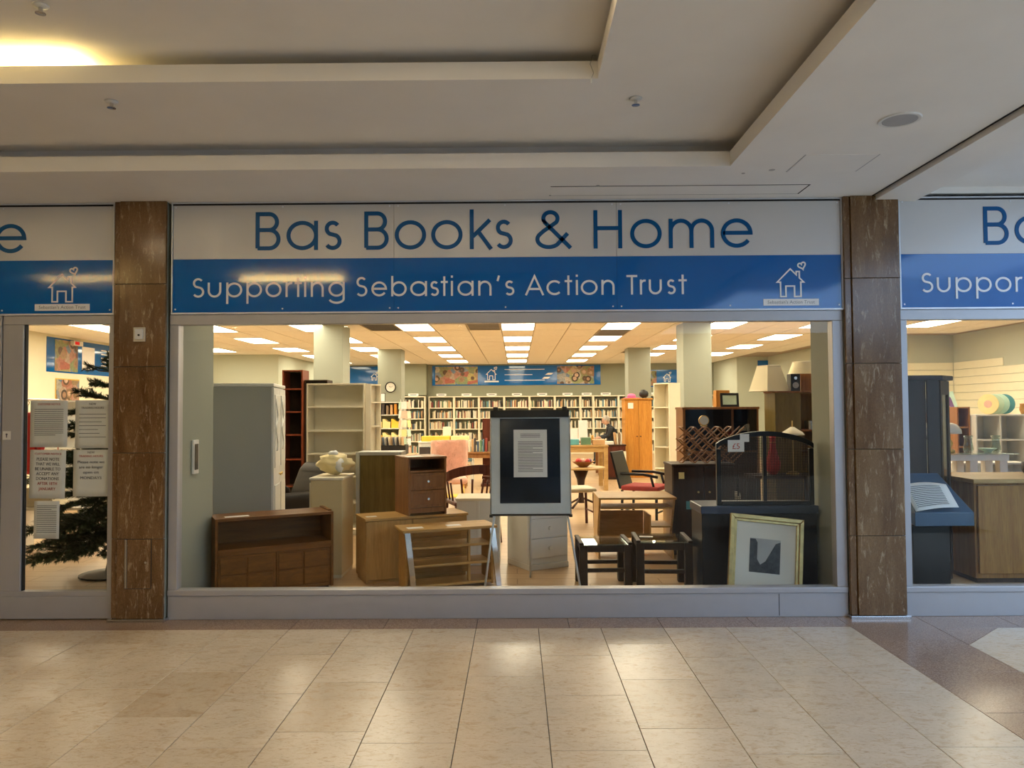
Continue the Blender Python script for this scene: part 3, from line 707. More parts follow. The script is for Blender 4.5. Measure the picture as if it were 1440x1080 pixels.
def soft(name, x0, x1, y0, y1, z0, z1, mat, parent, r=.05):
    o = part(name, B(x0, x1, y0, y1, z0, z1), mat, parent, smooth=True)
    b = o.modifiers.new('bevel', 'BEVEL'); b.width = r; b.segments = 5; return o
def leg_tube(t, a, b, r, mat, name='leg', n=8): return part(name, MB().tube([a, b], r, n), mat, t, smooth=True)

# ---- teak sideboard at the left of the window
t = thing('sideboard', 'long dark teak sideboard with open top shelf and square-panelled doors', 'sideboard', (-2.285, .42, 0), 29)
W, D, H = .905, .33, .63
part('side_panel', B(0, .02, 0, D, .03, H), 'teak', t, .002); part('side_panel', B(W - .02, W, 0, D, .03, H), 'teak', t, .002)
part('top_panel', B(.0205, W - .0205, 0, D, H - .022, H), 'teak', t, .002); part('back_panel', B(.0205, W - .0205, D - .01, D - .001, .05, H - .023), 'teak', t)
part('shelf', B(.0205, W - .0205, .0, D - .011, .375, .395), 'teak', t, .002); part('rail', B(.0205, W - .0205, .004, .02, .345, .3745), 'teak', t, .002)
part('bottom_panel', B(.0205, W - .0205, .01, D - .011, .035, .055), 'teak', t); part('plinth', B(.03, W - .03, .03, .05, 0, .034), 'dark_wood', t)
for k in range(2):
    x0 = .0215 + k * (W - .043) / 2; x1 = x0 + (W - .043) / 2 - .003
    dr = part('door', B(x0, x1, .004, .018, .058, .343), 'teak', t, .002)
    for i in range(2):
        for j in range(2):
            a0 = x0 + .018 + i * (x1 - x0 - .03) / 2; b0 = .07 + j * .135
            part('raised_panel', B(a0, a0 + (x1 - x0 - .03) / 2 - .012, -.004, .0035, b0, b0 + .122), 'teak_door', dr, .003)
part('edge_batten', B(W - .03, W - .002, .05, D, H + .0005, H + .012), 'teak', t, .003)
o = part('price_slip', B(.08, .26, .06, .13, H + .0005, H + .0015), 'paper', None, loc=(-2.285, .42, 0), rot=(0, 0, R_(29))); tag(o, 'white paper slip lying on the teak sideboard top', 'paper')

# ---- white wardrobe, side to the window
t = thing('wardrobe', 'tall white wardrobe standing sideways behind the teak sideboard', 'wardrobe', (-2.10, 1.22, 0), 100)
W, D, H = .78, .50, 1.69    # local x runs into the shop, local -y (front) faces the aisle
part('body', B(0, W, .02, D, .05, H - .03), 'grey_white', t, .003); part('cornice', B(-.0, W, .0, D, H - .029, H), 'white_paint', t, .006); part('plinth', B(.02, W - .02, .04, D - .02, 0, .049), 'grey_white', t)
for k in range(2):
    x0 = .004 + k * W / 2; x1 = x0 + W / 2 - .008
    dr = part('door', B(x0, x1, .0, .0195, .06, H - .04), 'white_paint', t, .002)
    part('raised_panel', B(x0 + .05, x1 - .05, -.008, -.0005, .95, H - .10), 'white_paint', dr, .005); part('raised_panel', B(x0 + .05, x1 - .05, -.008, -.0005, .12, .80), 'white_paint', dr, .005)
    part('carving', MB().tube([(x0 + .12 + .05 * math.sin(i * .9), -.012, 1.1 + i * .035) for i in range(14)], .007, 6), 'white_paint', dr, smooth=True)
    knob(dr, x0 + (.04 if k else W / 2 - .05), 0, .88, 'brass')
o = part('picture_frame', MB().box(-.016, 0, -.045, .045, -.125, .125), 'plastic_white', None, .003, loc=(-2.362, .32, 1.115)); 
o.location = (-2.384, .27, 1.115); o.rotation_euler = (0, 0, math.pi)
tag(o, 'small white framed print hanging on the pillar side beside the wardrobe', 'picture'); part('print', B(-.0185, -.0165, -.030, .030, -.095, .095), 'photo_dark', o)

# ---- dark reddish open shelves
t = thing('bookcase', 'tall dark bookcase with reddish frame behind the white wardrobe', 'bookcase', (-3.06, 4.55, 0), 0)
open_case(t, .27, .30, 1.98, [.12, .45, .80, 1.12, 1.42, 1.72], 'red_shelf', 'espresso')
t = thing('bookcase', 'near-black tall bookcase between reddish shelves and white bookcase', 'bookcase', (-2.78, 4.6, 0), 0); open_case(t, .30, .28, 1.85, [.12, .5, .9, 1.3], 'espresso', 'espresso')
for k, (z, c) in enumerate([(1.10, 'porcelain'), (.83, 'porcelain'), (.98, 'book_0')]):
    pass
# ---- white tall bookcase
t = thing('bookcase', 'wide white open bookcase with empty shelves behind the leather armchair', 'bookcase', (-2.45, 3.5, 0), 0)
open_case(t, .68, .30, 1.765, [.08, .36, .66, .93, 1.20, 1.48], 'cream_paint')
t = thing('bookcase', 'narrow white bookcase turned sideways next to the wide white one', 'bookcase', (-1.69, 3.46, 0), 72)
open_case(t, .25, .07, 1.755, [.08, .5, .9, 1.25, 1.53], 'cream_paint')

# ---- black leather armchair
t = thing('armchair', 'black leather recliner armchair partly hidden by the cream chest', 'armchair', (-2.62, 2.80, 0), -48)
soft('seat', -.30, .30, -.30, .32, .16, .46, 'leather', t, .09); soft('arm_rest', -.46, -.30, -.34, .38, .05, .60, 'leather', t, .08); soft('arm_rest', .30, .46, -.34, .38, .05, .60, 'leather', t, .08)
o = soft('backrest', -.34, .34, -.10, .14, 0, .55, 'leather', t, .10); o.location = (0, .36, .32); o.rotation_euler = (R_(-22), 0, 0)
o = soft('headrest', -.30, .30, -.08, .13, 0, .20, 'leather', t, .08); o.location = (0, .47, .68); o.rotation_euler = (R_(-30), 0, 0)
part('base', B(-.40, .40, -.25, .35, 0, .05), 'plastic_black', t)

# ---- cream chest with a yellow carrier bag
t = thing('chest_of_drawers', 'cream painted chest standing sideways, a yellow bag on top', 'chest', (-1.80, 1.24, 0), 0)
part('body', B(.012, .285, .01, .46, .03, .845), 'cream_shaded', t, .004); part('top_panel', B(0, .297, 0, .47, .8455, .868), 'cream_paint', t, .006); part('plinth', B(.02, .28, .02, .45, 0, .0295), 'cream_paint', t)
for k in range(3): dr = part('drawer', B(-.004, .0115, .03, .44, .06 + k * .26, .30 + k * .26), 'cream_paint', t, .003); part('knob', MB().lathe([(.004, 0), (.006, .01), (.014, .016), (.010, .024)], 10), 'white_paint', dr, loc=(-.004, .235, .19 + k * .26), rot=(0, -math.pi / 2, 0))
mb = blob(MB(), (0, 0, .105), (.15, .12, .085), 3, .35, 14, 20, 2.6)
t = thing('carrier_bag', 'crumpled yellow and white carrier bag lying on the cream chest', 'bag', (-1.635, 1.50, .869))
part('bag_body', mb, 'bag_yellow', t, smooth=True); part('bag_knot', blob(MB(), (-.01, -.02, .19), (.045, .04, .03), 5, .5, 8, 10), 'paper', t, smooth=True); part('printed_panel', blob(MB(), (.055, -.055, .10), (.05, .07, .065), 9, .3, 8, 12), 'paper', t, smooth=True)

# ---- olive backed unit
t = thing('framed_board', 'upright olive brown back board with pale frame behind the beech cupboard', 'board', (-1.495, 1.72, 0), 0)
part('frame_post', B(0, .035, 0, .28, 0, 1.06), 'grey_white', t, .003); part('frame_post', B(.40, .425, 0, .28, 0, 1.06), 'grey_white', t, .003); part('frame_top', B(.0355, .3995, 0, .28, 1.03, 1.06), 'grey_white', t, .003); part('board_panel', B(.0355, .3995, .02, .03, .05, 1.029), 'olive_board', t)

# ---- beech cupboard
t = thing('cupboard', 'pale beech cupboard with a door and drawers under the bedside cabinet', 'cupboard', (-1.255, .985, 0), 24)
W, D, H = .90, .38, .545
part('body', B(0, W, .02, D, .03, H - .022), 'beech', t, .002); part('top_panel', B(-.006, W + .006, -.004, D, H - .0215, H), 'beech', t, .003); part('plinth', B(.01, W - .01, .03, D - .02, 0, .0295), 'beech', t)
dr = part('door', B(.004, .40, 0, .0195, .035, H - .026), 'beech_v', t, .002); part('handle', MB().tube([(.355, 0, .20), (.358, -.022, .22), (.362, -.026, .26), (.358, -.022, .30), (.355, 0, .32)], .005, 8), 'steel', dr, smooth=True)
for k in range(3):
    dw = part('drawer', B(.404, .84, 0, .0195, .035 + k * .163, .035 + k * .163 + .158), 'beech', t, .002); part('handle', MB().tube([(.57, 0, .115 + k * .163), (.575, -.02, .115 + k * .163), (.67, -.02, .115 + k * .163), (.675, 0, .115 + k * .163)], .005, 8), 'steel', dw, smooth=True)
o = part('price_slip', B(.03, .12, .10, .16, H + .0005, H + .0015), 'paper', None, loc=(-1.255, .985, 0), rot=(0, 0, R_(24))); tag(o, 'white paper slip on the beech cupboard beside the bedside cabinet', 'paper')

# ---- bedside cabinet on top of it
t = thing('bedside_cabinet', 'brown bedside cabinet with two drawers standing on the beech cupboard', 'cabinet', (-.925, 1.14, .546), 27)
W, D, H = .35, .36, .50
part('side_panel', B(0, .018, 0, D, 0, H - .02), 'brown_oak', t, .002); part('side_panel', B(W - .018, W, 0, D, 0, H - .02), 'brown_oak', t, .002); part('top_panel', B(-.004, W + .004, -.006, D, H - .0195, H), 'brown_oak', t, .004)
part('back_panel', B(.0185, W - .0185, D - .012, D - .002, .02, H - .021), 'brown_oak', t); part('shelf', B(.0185, W - .0185, .004, D - .013, .365, .382), 'brown_oak', t, .002); part('bottom_panel', B(.0185, W - .0185, .006, D - .013, .02, .062), 'brown_oak', t)
for k in range(2):
    z0 = .066 + k * .15; dw = part('drawer', B(.02, W - .02, 0, .018, z0, z0 + .145), 'brown_oak', t, .002)
    part('drawer_panel', B(.045, W - .045, -.005, -.0003, z0 + .022, z0 + .123), 'brown_oak', dw, .004); knob(dw, W / 2, -.005, z0 + .073, 'steel', .011)
o = part('price_slip', B(.02, .16, .05, .15, .5005 + .546, .5015 + .546), 'paper', None, loc=(-.925, 1.14, 0), rot=(0, 0, R_(27))); tag(o, 'white paper slip lying on the brown bedside cabinet', 'paper')

# ---- beech television stand with curved silver legs
t = thing('television_stand', 'beech open television stand with curved silver front legs', 'stand', (-.845, .68, 0), 21)
W, D, H = .70, .29, .50
part('top_panel', B(-.06, W + .03, -.01, D + .03, H - .022, H), 'beech', t, .003)
part('side_panel', MB().prism([(.0, .02), (.02, .02), (.0, 0)], 0, .001) if False else B(-.03, -.012, .03, D, .02, H - .0225), 'beech', t, .002); part('side_panel', B(W - .012, W + .006, .03, D, .02, H - .0225), 'beech', t, .002)
for z in (.03, .19, .335): part('shelf', B(-.0115, W - .0125, .035, D - .005, z, z + .02), 'beech', t, .002)
part('divider', B(.50, .518, .06, .10, .0505, .1895), 'beech_v', t); part('divider', B(.50, .518, .06, .10, .2105, .3345), 'beech_v', t); part('divider', B(.50, .518, .06, .10, .3555, H - .0225), 'beech_v', t)
for s in (0, 1):
    x = -.02 + s * (W + .01); n = 10; mb = MB()
    pr_ = [(-.012 + .075 * math.sin((i / n) * math.pi * .62), H - .023 - (H - .023) * i / n) for i in range(n + 1)]
    poly = [(.022 - a, b) for a, b in pr_] + [(.022 - a + .028, b) for a, b in reversed(pr_)]
    lo, hi = x - .022, x + .022
    for i in range(n):
        a0, b0 = pr_[i]; a1, b1 = pr_[i + 1]; dx0 = .05 * s * (i / n) + (1 - s) * .05 * (i / n); dx1 = .05 * (i + 1) / n
        mb.hexa([(lo + dx1, -.002 - a1 * .2, b1), (hi + dx1, -.002 - a1 * .2, b1), (hi + dx1, .024 - a1 * .2, b1), (lo + dx1, .024 - a1 * .2, b1)], [(lo + dx0, -.002 - a0 * .2, b0), (hi + dx0, -.002 - a0 * .2, b0), (hi + dx0, .024 - a0 * .2, b0), (lo + dx0, .024 - a0 * .2, b0)])
    part('leg', mb, 'chrome', t, label='curved silver leg')
o = part('price_slip', B(.0, .13, .06, .15, H + .0005, H + .0015), 'paper', None, loc=(-.845, .68, 0), rot=(0, 0, R_(21))); tag(o, 'white paper slip on the beech television stand, left end', 'paper')
o = part('price_slip', B(.33, .45, .08, .16, H + .0005, H + .0015), 'paper', None, loc=(-.845, .68, 0), rot=(0, 0, R_(21))); tag(o, 'white paper slip on the beech television stand, middle', 'paper')

# ---- white dressing chest and low white cabinet
t = thing('drawer_unit', 'white drawer unit with round knobs behind the flip chart easel', 'drawers', (.105, 1.50, 0), 28)
W, D, H = .42, .42, .66
part('body', B(0, W, .018, D, .05, H - .022), 'white_paint', t, .003); part('top_panel', B(-.01, W + .01, -.006, D + .01, H - .0215, H), 'white_paint', t, .004); part('plinth', B(.0, W, .0, D, 0, .0495), 'white_paint', t, .003)
for k in range(3): dw = part('drawer', B(.012, W - .012, 0, .0175, .105 + k * .178, .105 + k * .178 + .172), 'white_paint', t, .003); knob(dw, W * .52, 0, .19 + k * .178, 'porcelain', .018)
t = thing('low_cabinet', 'plain white low cabinet standing left of the white drawer unit', 'cabinet', (-.56, 1.74, 0), 0)
part('body', B(.0, .40, 0, .40, .02, .60), 'white_paint', t, .003); part('top_panel', B(-.012, .412, -.012, .41, .6005, .625), 'cream_paint', t, .004); part('plinth', B(.02, .38, .02, .38, 0, .0195), 'white_paint', t); part('corner_post', B(.19, .215, -.011, -.001, .01, .60), 'white_paint', t, .002); part('end_post', B(.375, .399, -.011, -.001, .01, .60), 'white_paint', t, .002)

# ---- flip chart easel with notice
t = thing('flip_chart_easel', 'white flip chart easel holding a dark poster in the window', 'easel', (.112, .72, 0), 0)
bd = thing('tmp', 'x', 'x'); bpy.data.objects.remove(bd)
def lean(z): return .02 + (z - .6) * .115
def slab(x0, x1, z0, z1, yo, th): return MB().hexa([(x0, lean(z0) + yo, z0), (x1, lean(z0) + yo, z0), (x1, lean(z0) + yo + th, z0), (x0, lean(z0) + yo + th, z0)], [(x0 - .0, lean(z1) + yo, z1), (x1, lean(z1) + yo, z1), (x1, lean(z1) + yo + th, z1), (x0, lean(z1) + yo + th, z1)])
board = part('board', slab(-.315, .315, .615, 1.425, 0, .018), 'board_grey', t, .003)
part('clamp_bar', slab(-.325, .318, 1.385, 1.445, -.022, .020), 'plastic_black', t, .008); part('bottom_trim', slab(-.318, .318, .600, .6145, -.006, .028), 'plastic_black', t, .003)
for s in (-1, 1): part('corner_cap', slab(s * .318 - .013, s * .318 + .013, .590, .613, -.012, .038), 'plastic_black', t, .003); part('bracket', slab(s * .28 - .02, s * .28 + .02, 1.44, 1.47, -.02, .016), 'plastic_black', t, .004)
part('side_strip', slab(.3155, .325, .615, 1.40, -.003, .024), 'steel', t); part('side_strip', slab(-.325, -.3155, .615, 1.40, -.003, .024), 'steel', t)
part('leg', MB().tube([(-.285, lean(.65) + .03, .66), (-.375, .0, .003)], .009, 10), 'board_grey', t, smooth=True); part('leg', MB().tube([(.285, lean(.65) + .03, .66), (.392, 0, .003)], .009, 10), 'board_grey', t, smooth=True); part('leg', MB().tube([(0, .18, 1.30), (0, .52, .003)], .009, 10), 'board_grey', t, smooth=True)
po = part('poster', slab(-.245, .24, .70, 1.375, -.004, .0035), 'poster_dark', t); 
nt_ = part('notice_sheet', slab(-.135, .135, .905, 1.285, -.0065, .002), 'paper', po)
mb = MB(); z = 1.25
while z > .94:
    a = -.10 if z < 1.22 else -.08; b = (.10 if rnd.random() < .8 else .02) if z < 1.22 else .08
    if not (1.195 < z < 1.215): mb.add([(a, lean(z) - .0071, z - .0022), (b, lean(z) - .0071, z - .0022), (b, lean(z + .004) - .0071, z + .0022), (a, lean(z + .004) - .0071, z + .0022)], [(0, 1, 2, 3)])
    z -= .0125
part('body_copy', mb, 'ink', nt_)

# ---- two small dark glass-topped tables
def side_table(x, y, W, D, H, rz, label):
    t = thing('side_table', label, 'table', (x, y, 0), rz, 'dark glass-topped side tables')
    for a in (0, W - .062):
        for b in (0, D - .062): part('leg', B(a, a + .062, b, b + .062, 0, H - .012), 'espresso', t, .006)
    for b in (.012, D - .05): part('rail', B(.0625, W - .0625, b, b + .035, H - .07, H - .014), 'espresso', t, .003); part('stretcher', B(.0625, W - .0625, b, b + .03, .145, .175), 'espresso', t, .003)
    for a in (.012, W - .05): part('rail', B(a, a + .035, .0625, D - .0625, H - .07, H - .014), 'espresso', t, .003)
    for a in (-.002, W - .034): part('top_edge', B(a, a + .036, -.002, D + .002, H - .0115, H + .008), 'espresso', t, .006)
    part('glass_top', B(.035, W - .035, .0, D, H - .0115, H - .003), 'table_glass', t)
side_table(.50, .74, .42, .40, .375, 1.5, 'small dark wood table with glass top, nearer the easel')
side_table(.945, .70, .44, .42, .40, -3., 'small dark wood table with glass top, nearer the gilt picture')
o = part('leaflet', B(-.055, .055, -.03, .03, .0, .001), 'paper', None, loc=(1.06, .93, .3985), rot=(0, 0, R_(-10))); tag(o, 'white leaflet lying on the glass table near the gilt picture', 'leaflet')

# ---- pale beech computer desk
t = thing('desk', 'pale beech computer desk behind the two small glass tables', 'desk', (.78, 1.92, 0), 0)
W, D, H = .745, .56, .60
part('desk_top', B(0, W, 0, D, H - .02, H), 'beech', t, .003); part('keyboard_shelf', B(.03, W - .03, .06, .40, H - .115, H - .10), 'beech', t, .002)
for s, nmx in ((0, 'side_panel'), (1, 'side_panel')):
    x = .005 if s == 0 else W - .03
    part(nmx, MB().prism([(.0 + .02, H - .0205), (.54, H - .0205), (.54, 0), (.10, 0), (.20, .25), (.10, .42)], x, x + .02, 'x'), 'beech_v', t, .002)
part('modesty_panel', B(.0255, .50, .46, .475, .14, .42), 'beech', t, .002); part('foot_rail', B(.0255, W - .0305, .44, .458, .05, .11), 'beech', t)
part('shelf_side', B(.50, .516, .10, .45, .16, .42), 'beech_v', t, .002); part('pedestal_shelf', B(.517, W - .0305, .10, .45, .30, .316), 'beech', t, .002); part('pedestal_shelf', B(.517, W - .0305, .10, .45, .16, .176), 'beech', t, .002)

# ---- added chest in place of a glass reflection, arched cane screen with price cards
t = thing('reflection_chest', 'added low black chest, bluish lid edge standing in for a glass reflection', 'chest', (1.40, .46, 0), 0)
part('body', B(.01, .885, .02, .36, .03, .645), 'black_paint', t, .004); part('lid', B(0, .895, 0, .375, .6455, .705), 'lid_reflection', t, .006); part('plinth', B(.03, .87, .04, .34, 0, .0295), 'black_paint', t)
t = thing('arched_screen', 'black arched headboard with open cane mesh standing on the chest', 'headboard', (1.535, .50, .706), 0)
W = .745
def ztop(u): return .47 + .095 * math.sin(math.pi * min(1, max(0, u))) ** .7
n = 24; mb = MB()
for i in range(n):
    u0, u1 = i / n, (i + 1) / n; x0, x1 = u0 * W, u1 * W; z0, z1 = ztop(u0), ztop(u1)
    mb.hexa([(x0, 0, z0 - .038), (x1, 0, z1 - .038), (x1, .035, z1 - .038), (x0, .035, z0 - .038)], [(x0, 0, z0), (x1, 0, z1), (x1, .035, z1), (x0, .035, z0)])
part('arched_top', mb, 'black_paint', t)
part('side_post', B(0, .035, 0, .035, 0, ztop(0) - .039), 'black_paint', t, .004); part('side_post', B(W - .035, W, 0, .035, 0, ztop(0) - .039), 'black_paint', t, .004); part('centre_post', B(W * .48, W * .48 + .025, .004, .03, .031, ztop(.5) - .037), 'black_paint', t); part('bottom_rail', B(.0355, W - .0355, 0, .035, 0, .03), 'black_paint', t, .003)
mb = MB(); k = .046
while k < W - .04:
    zt = ztop(k / W) - .036; mb.box(k, k + .005, .014, .017, .03, zt); k += .0125
z = .042
while z < ztop(.5) - .05:
    xs = [u / 100 * W for u in range(101) if ztop(u / 100) - .036 > z]; mb.box(max(.036, xs[0]), min(W - .036, xs[-1]), .0172, .020, z, z + .005); z += .0125
part('cane_mesh', mb, 'black_paint', t)
def card(x0, x1, z0, z1, y, label, txt):
    t = thing('price_card', label, 'price card', ((x0 + x1) / 2, y, z0), 0); part('card', B(-(x1 - x0) / 2, (x1 - x0) / 2, 0, .002, 0, z1 - z0), 'paper', t)
    if txt: text_part(txt, .062, t, 'ink_red', (0, -.001, .022))
card(1.62, 1.745, 1.115, 1.205, .490, 'white price card reading £5 on the black arched screen', '£5')
card(1.715, 1.785, 1.190, 1.250, .494, 'small blank white card tucked behind the £5 card', None)

# ---- gilt framed picture
t = thing('framed_picture', 'black and white street photograph in a gilt frame leaning in the window', 'picture', (1.78, .20, .03), 0)
t.rotation_euler = (R_(-10), R_(5.5), R_(-4)); W, H = .53, .63
def ring(x0, x1, z0, z1, wd, y0, y1):
    o = MB(); 
    for q in ([(x0, z0), (x1, z0), (x1 - wd, z0 + wd), (x0 + wd, z0 + wd)], [(x1, z0), (x1, z1), (x1 - wd, z1 - wd), (x1 - wd, z0 + wd)], [(x1, z1), (x0, z1), (x0 + wd, z1 - wd), (x1 - wd, z1 - wd)], [(x0, z1), (x0, z0), (x0 + wd, z0 + wd), (x0 + wd, z1 - wd)]): o.prism(q, y0, y1)
    return o
part('outer_frame', ring(-W / 2, W / 2, 0, H, .030, -.028, .012), 'gilt', t, .004); part('inner_frame', ring(-W / 2 + .0305, W / 2 - .0305, .0305, H - .0305, .020, -.016, .008), 'gilt', t, .003)
mo = part('mount', B(-W / 2 + .051, W / 2 - .051, -.004, .002, .051, H - .051), 'mount', t)
ph = part('photograph', B(-.115, .105, -.0055, -.0042, .22, .465), 'photo_sky', mo)
part('dark_roofs', MB().prism([(.105, .221), (.105, .450), (.07, .435), (.0, .305), (-.04, .275), (-.05, .221)], -.0063, -.0056), 'photo_dark', ph); part('dark_houses', MB().prism([(-.115, .221), (-.05, .221), (-.035, .275), (-.06, .315), (-.06, .435), (-.075, .46), (-.115, .46)], -.0063, -.0056), 'photo_dark', ph)
part('back_board', B(-W / 2 + .01, W / 2 - .01, .0125, .018, .01, H - .01), 'brown_oak', t)

# ---- dark cabinet with wine rack
t = thing('cabinet', 'dark brown cabinet with small labels under the wine rack', 'cabinet', (1.545, 2.2, 0), 0)
part('body', B(0, .62, .02, .42, .04, .87), 'dark_wood', t, .003); part('top_panel', B(-.008, .628, 0, .43, .8705, .895), 'dark_wood', t, .004); part('plinth', B(.01, .61, .03, .40, 0, .0395), 'dark_wood', t)
for k in range(2): dr = part('door', B(.006 + k * .308, .304 + k * .308, 0, .0195, .05, .865), 'dark_wood', t, .003); knob(dr, .25 + k * .11, 0, .62, 'brass', .010)
part('label_sticker', B(.06, .115, -.002, -.0003, .75, .815), 'yellow_pale', t); part('label_sticker', B(.13, .20, -.002, -.0003, .45, .53), 'teal', t)
t = thing('wine_rack', 'folding wooden wine rack of crossed diamond slats on a dark cabinet', 'wine rack', (1.66, 2.26, .896), 0)
sw, sh = .125, .118
mb = None
for layer, y0 in enumerate((0.0, .16)):
    for r in range(3):
        for c in range(5):
            x0 = c * sw - (.0) ; z0 = r * sh + .008
            # each cell edge is a short slat: a diamond zigzag
            for s in (1, -1):
                za, zb = (z0, z0 + sh) if s == 1 else (z0 + sh, z0)
                if c == 4 and s == -1: continue
                xa = x0 - (.03 if r % 2 else 0); dx, dz = sw, zb - za; L_ = math.hypot(dx, dz); nx, nz = -dz / L_ * .006, dx / L_ * .006
                part('slat', MB().prism([(xa - nx, za - nz), (xa + dx - nx, zb - nz), (xa + dx + nx, zb + nz), (xa + nx, za + nz)], y0 + (.012 if s == 1 else 0), y0 + (.022 if s == 1 else .010)), 'rack_wood', t)
for r in range(4):
    for c in range(5): part('dowel', MB().tube([(c * sw - (.03 if r in (1,) else 0), .024, r * sh + .008), (c * sw - (.03 if r in (1,) else 0), .158, r * sh + .008)], .006, 6), 'rack_wood', t)
t = thing('desk_clock', 'small round pale clock standing on top of the wine rack', 'clock', (1.90, 2.36, 1.266)); part('case', MB().disc_y(0, -.012, .012, .058, .052), 'gold', t, .002); part('dial', MB().disc_y(0, -.015, -.0125, .058, .044), 'porcelain', t); part('foot', B(-.03, .03, -.02, .02, 0, .010), 'gold', t)

# ---- black armchair with red seat
t = thing('dining_chair', 'black wooden armchair with red seat beyond the pale desk', 'chair', (1.62, 4.3, 0), 62)
for x in (-.23, .20):
    part('leg', MB().tube([(x + .015, -.22, 0), (x + .015, -.22, .42)], .018, 8), 'black_paint', t, smooth=True); part('leg', MB().tube([(x + .015, .23, 0), (x + .015, .22, .43)], .018, 8), 'black_paint', t, smooth=True)
    part('arm_rest', MB().tube([(x + .015, .24, .63), (x + .015, -.05, .63), (x + .015, -.24, .60)], .018, 8), 'black_paint', t, smooth=True); part('arm_post', MB().tube([(x + .015, -.20, .43), (x + .015, -.15, .615)], .016, 8), 'black_paint', t, smooth=True)
soft('seat', -.24, .24, -.25, .23, .425, .485, 'red_seat', t, .02)
mb = MB(); mb.hexa([(-.23, .23, .44), (.23, .23, .44), (.23, .26, .44), (-.23, .26, .44)], [(-.22, .36, .90), (.22, .36, .90), (.22, .385, .90), (-.22, .385, .90)]); part('backrest', mb, 'black_paint', t, .008)
for y in (-.22, .22): part('stretcher', MB().tube([(-.215, y, .16), (.215, y, .16)], .011, 8), 'black_paint', t)
t = thing('dining_chair', 'black armchair half hidden behind the dark cabinet and wine rack', 'chair', (2.30, 3.35, 0), 75)
for x in (-.22, .22):
    for y in (-.21, .22): leg_tube(t, (x, y, 0), (x, y, .44), .017, 'black_paint')
    part('arm_rest', MB().tube([(x, .22, .68), (x, -.22, .66), (x, -.21, .44)], .016, 8), 'black_paint', t, smooth=True)
soft('seat', -.24, .24, -.24, .24, .435, .48, 'book_1', t, .02); part('backrest', MB().hexa([(-.23, .22, .46), (.23, .22, .46), (.23, .245, .46), (-.23, .245, .46)], [(-.22, .32, .92), (.22, .32, .92), (.22, .345, .92), (-.22, .345, .92)]), 'black_paint', t, .008)

# ---- brown cabinet with sliding glass, things on top
t = thing('display_cabinet', 'long brown teak cabinet with glass doors behind the wine rack', 'cabinet', (2.05, 4.0, 0), 0)
W, D, H = .93, .40, 1.46
part('side_panel', B(0, .03, 0, D, 0, H - .03), 'brown_oak', t, .002); part('side_panel', B(W - .02, W, 0, D, 0, H - .03), 'brown_oak', t, .002); part('top_panel', B(-.01, W + .01, -.01, D, H - .0295, H), 'brown_oak', t, .003); part('back_panel', B(.0305, W - .0205, D - .015, D - .002, .02, H - .03), 'dark_wood', t); part('shelf', B(.0305, W - .0205, .03, D - .016, .9, .92), 'brown_oak', t); part('base_cabinet', B(.0305, W - .0205, .02, D - .016, .02, .899), 'dark_wood', t)
part('divider', B(.60, .63, .03, D - .016, .9205, H - .03), 'brown_oak', t)
for a, b in ((.031, .599), (.631, W - .021)): part('glass_door', B(a, b, .012, .018, .9205, H - .030), 'cabinet_glass', t)
for k in range(5): o = part('box', B(0, .10, 0, .16, 0, .13 + .05 * (k % 2)), ['purple', 'book_5', 'book_3', 'book_7', 'book_8'][k], None, .002, loc=([2.10, 2.26, 2.42, 2.69, 2.82][k], 4.14, .9205)); tag(o, ['purple box behind the glass of the long brown cabinet', 'brown box behind the glass of the long brown cabinet', 'navy box behind the glass of the long brown cabinet', 'tan box behind the glass of the long brown cabinet', 'pale grey box behind the glass of the long brown cabinet'][k], 'box')
t = thing('photo_frame', 'black photo frame with pale picture on the long brown cabinet', 'picture frame', (2.66, 4.10, 1.461), 0); t.rotation_euler = (R_(-8), 0, 0)
part('frame', ring(-.115, .115, 0, .175, .028, 0, .018), 'black_paint', t, .002); part('picture', B(-.088, .088, .006, .012, .027, .148), 'mint', t)
o = part('wooden_box', B(0, .17, 0, .14, 0, .21), 'orange_pine', None, .003, loc=(2.52, 4.22, 1.461)); tag(o, 'orange pine box standing behind the black photo frame', 'box')

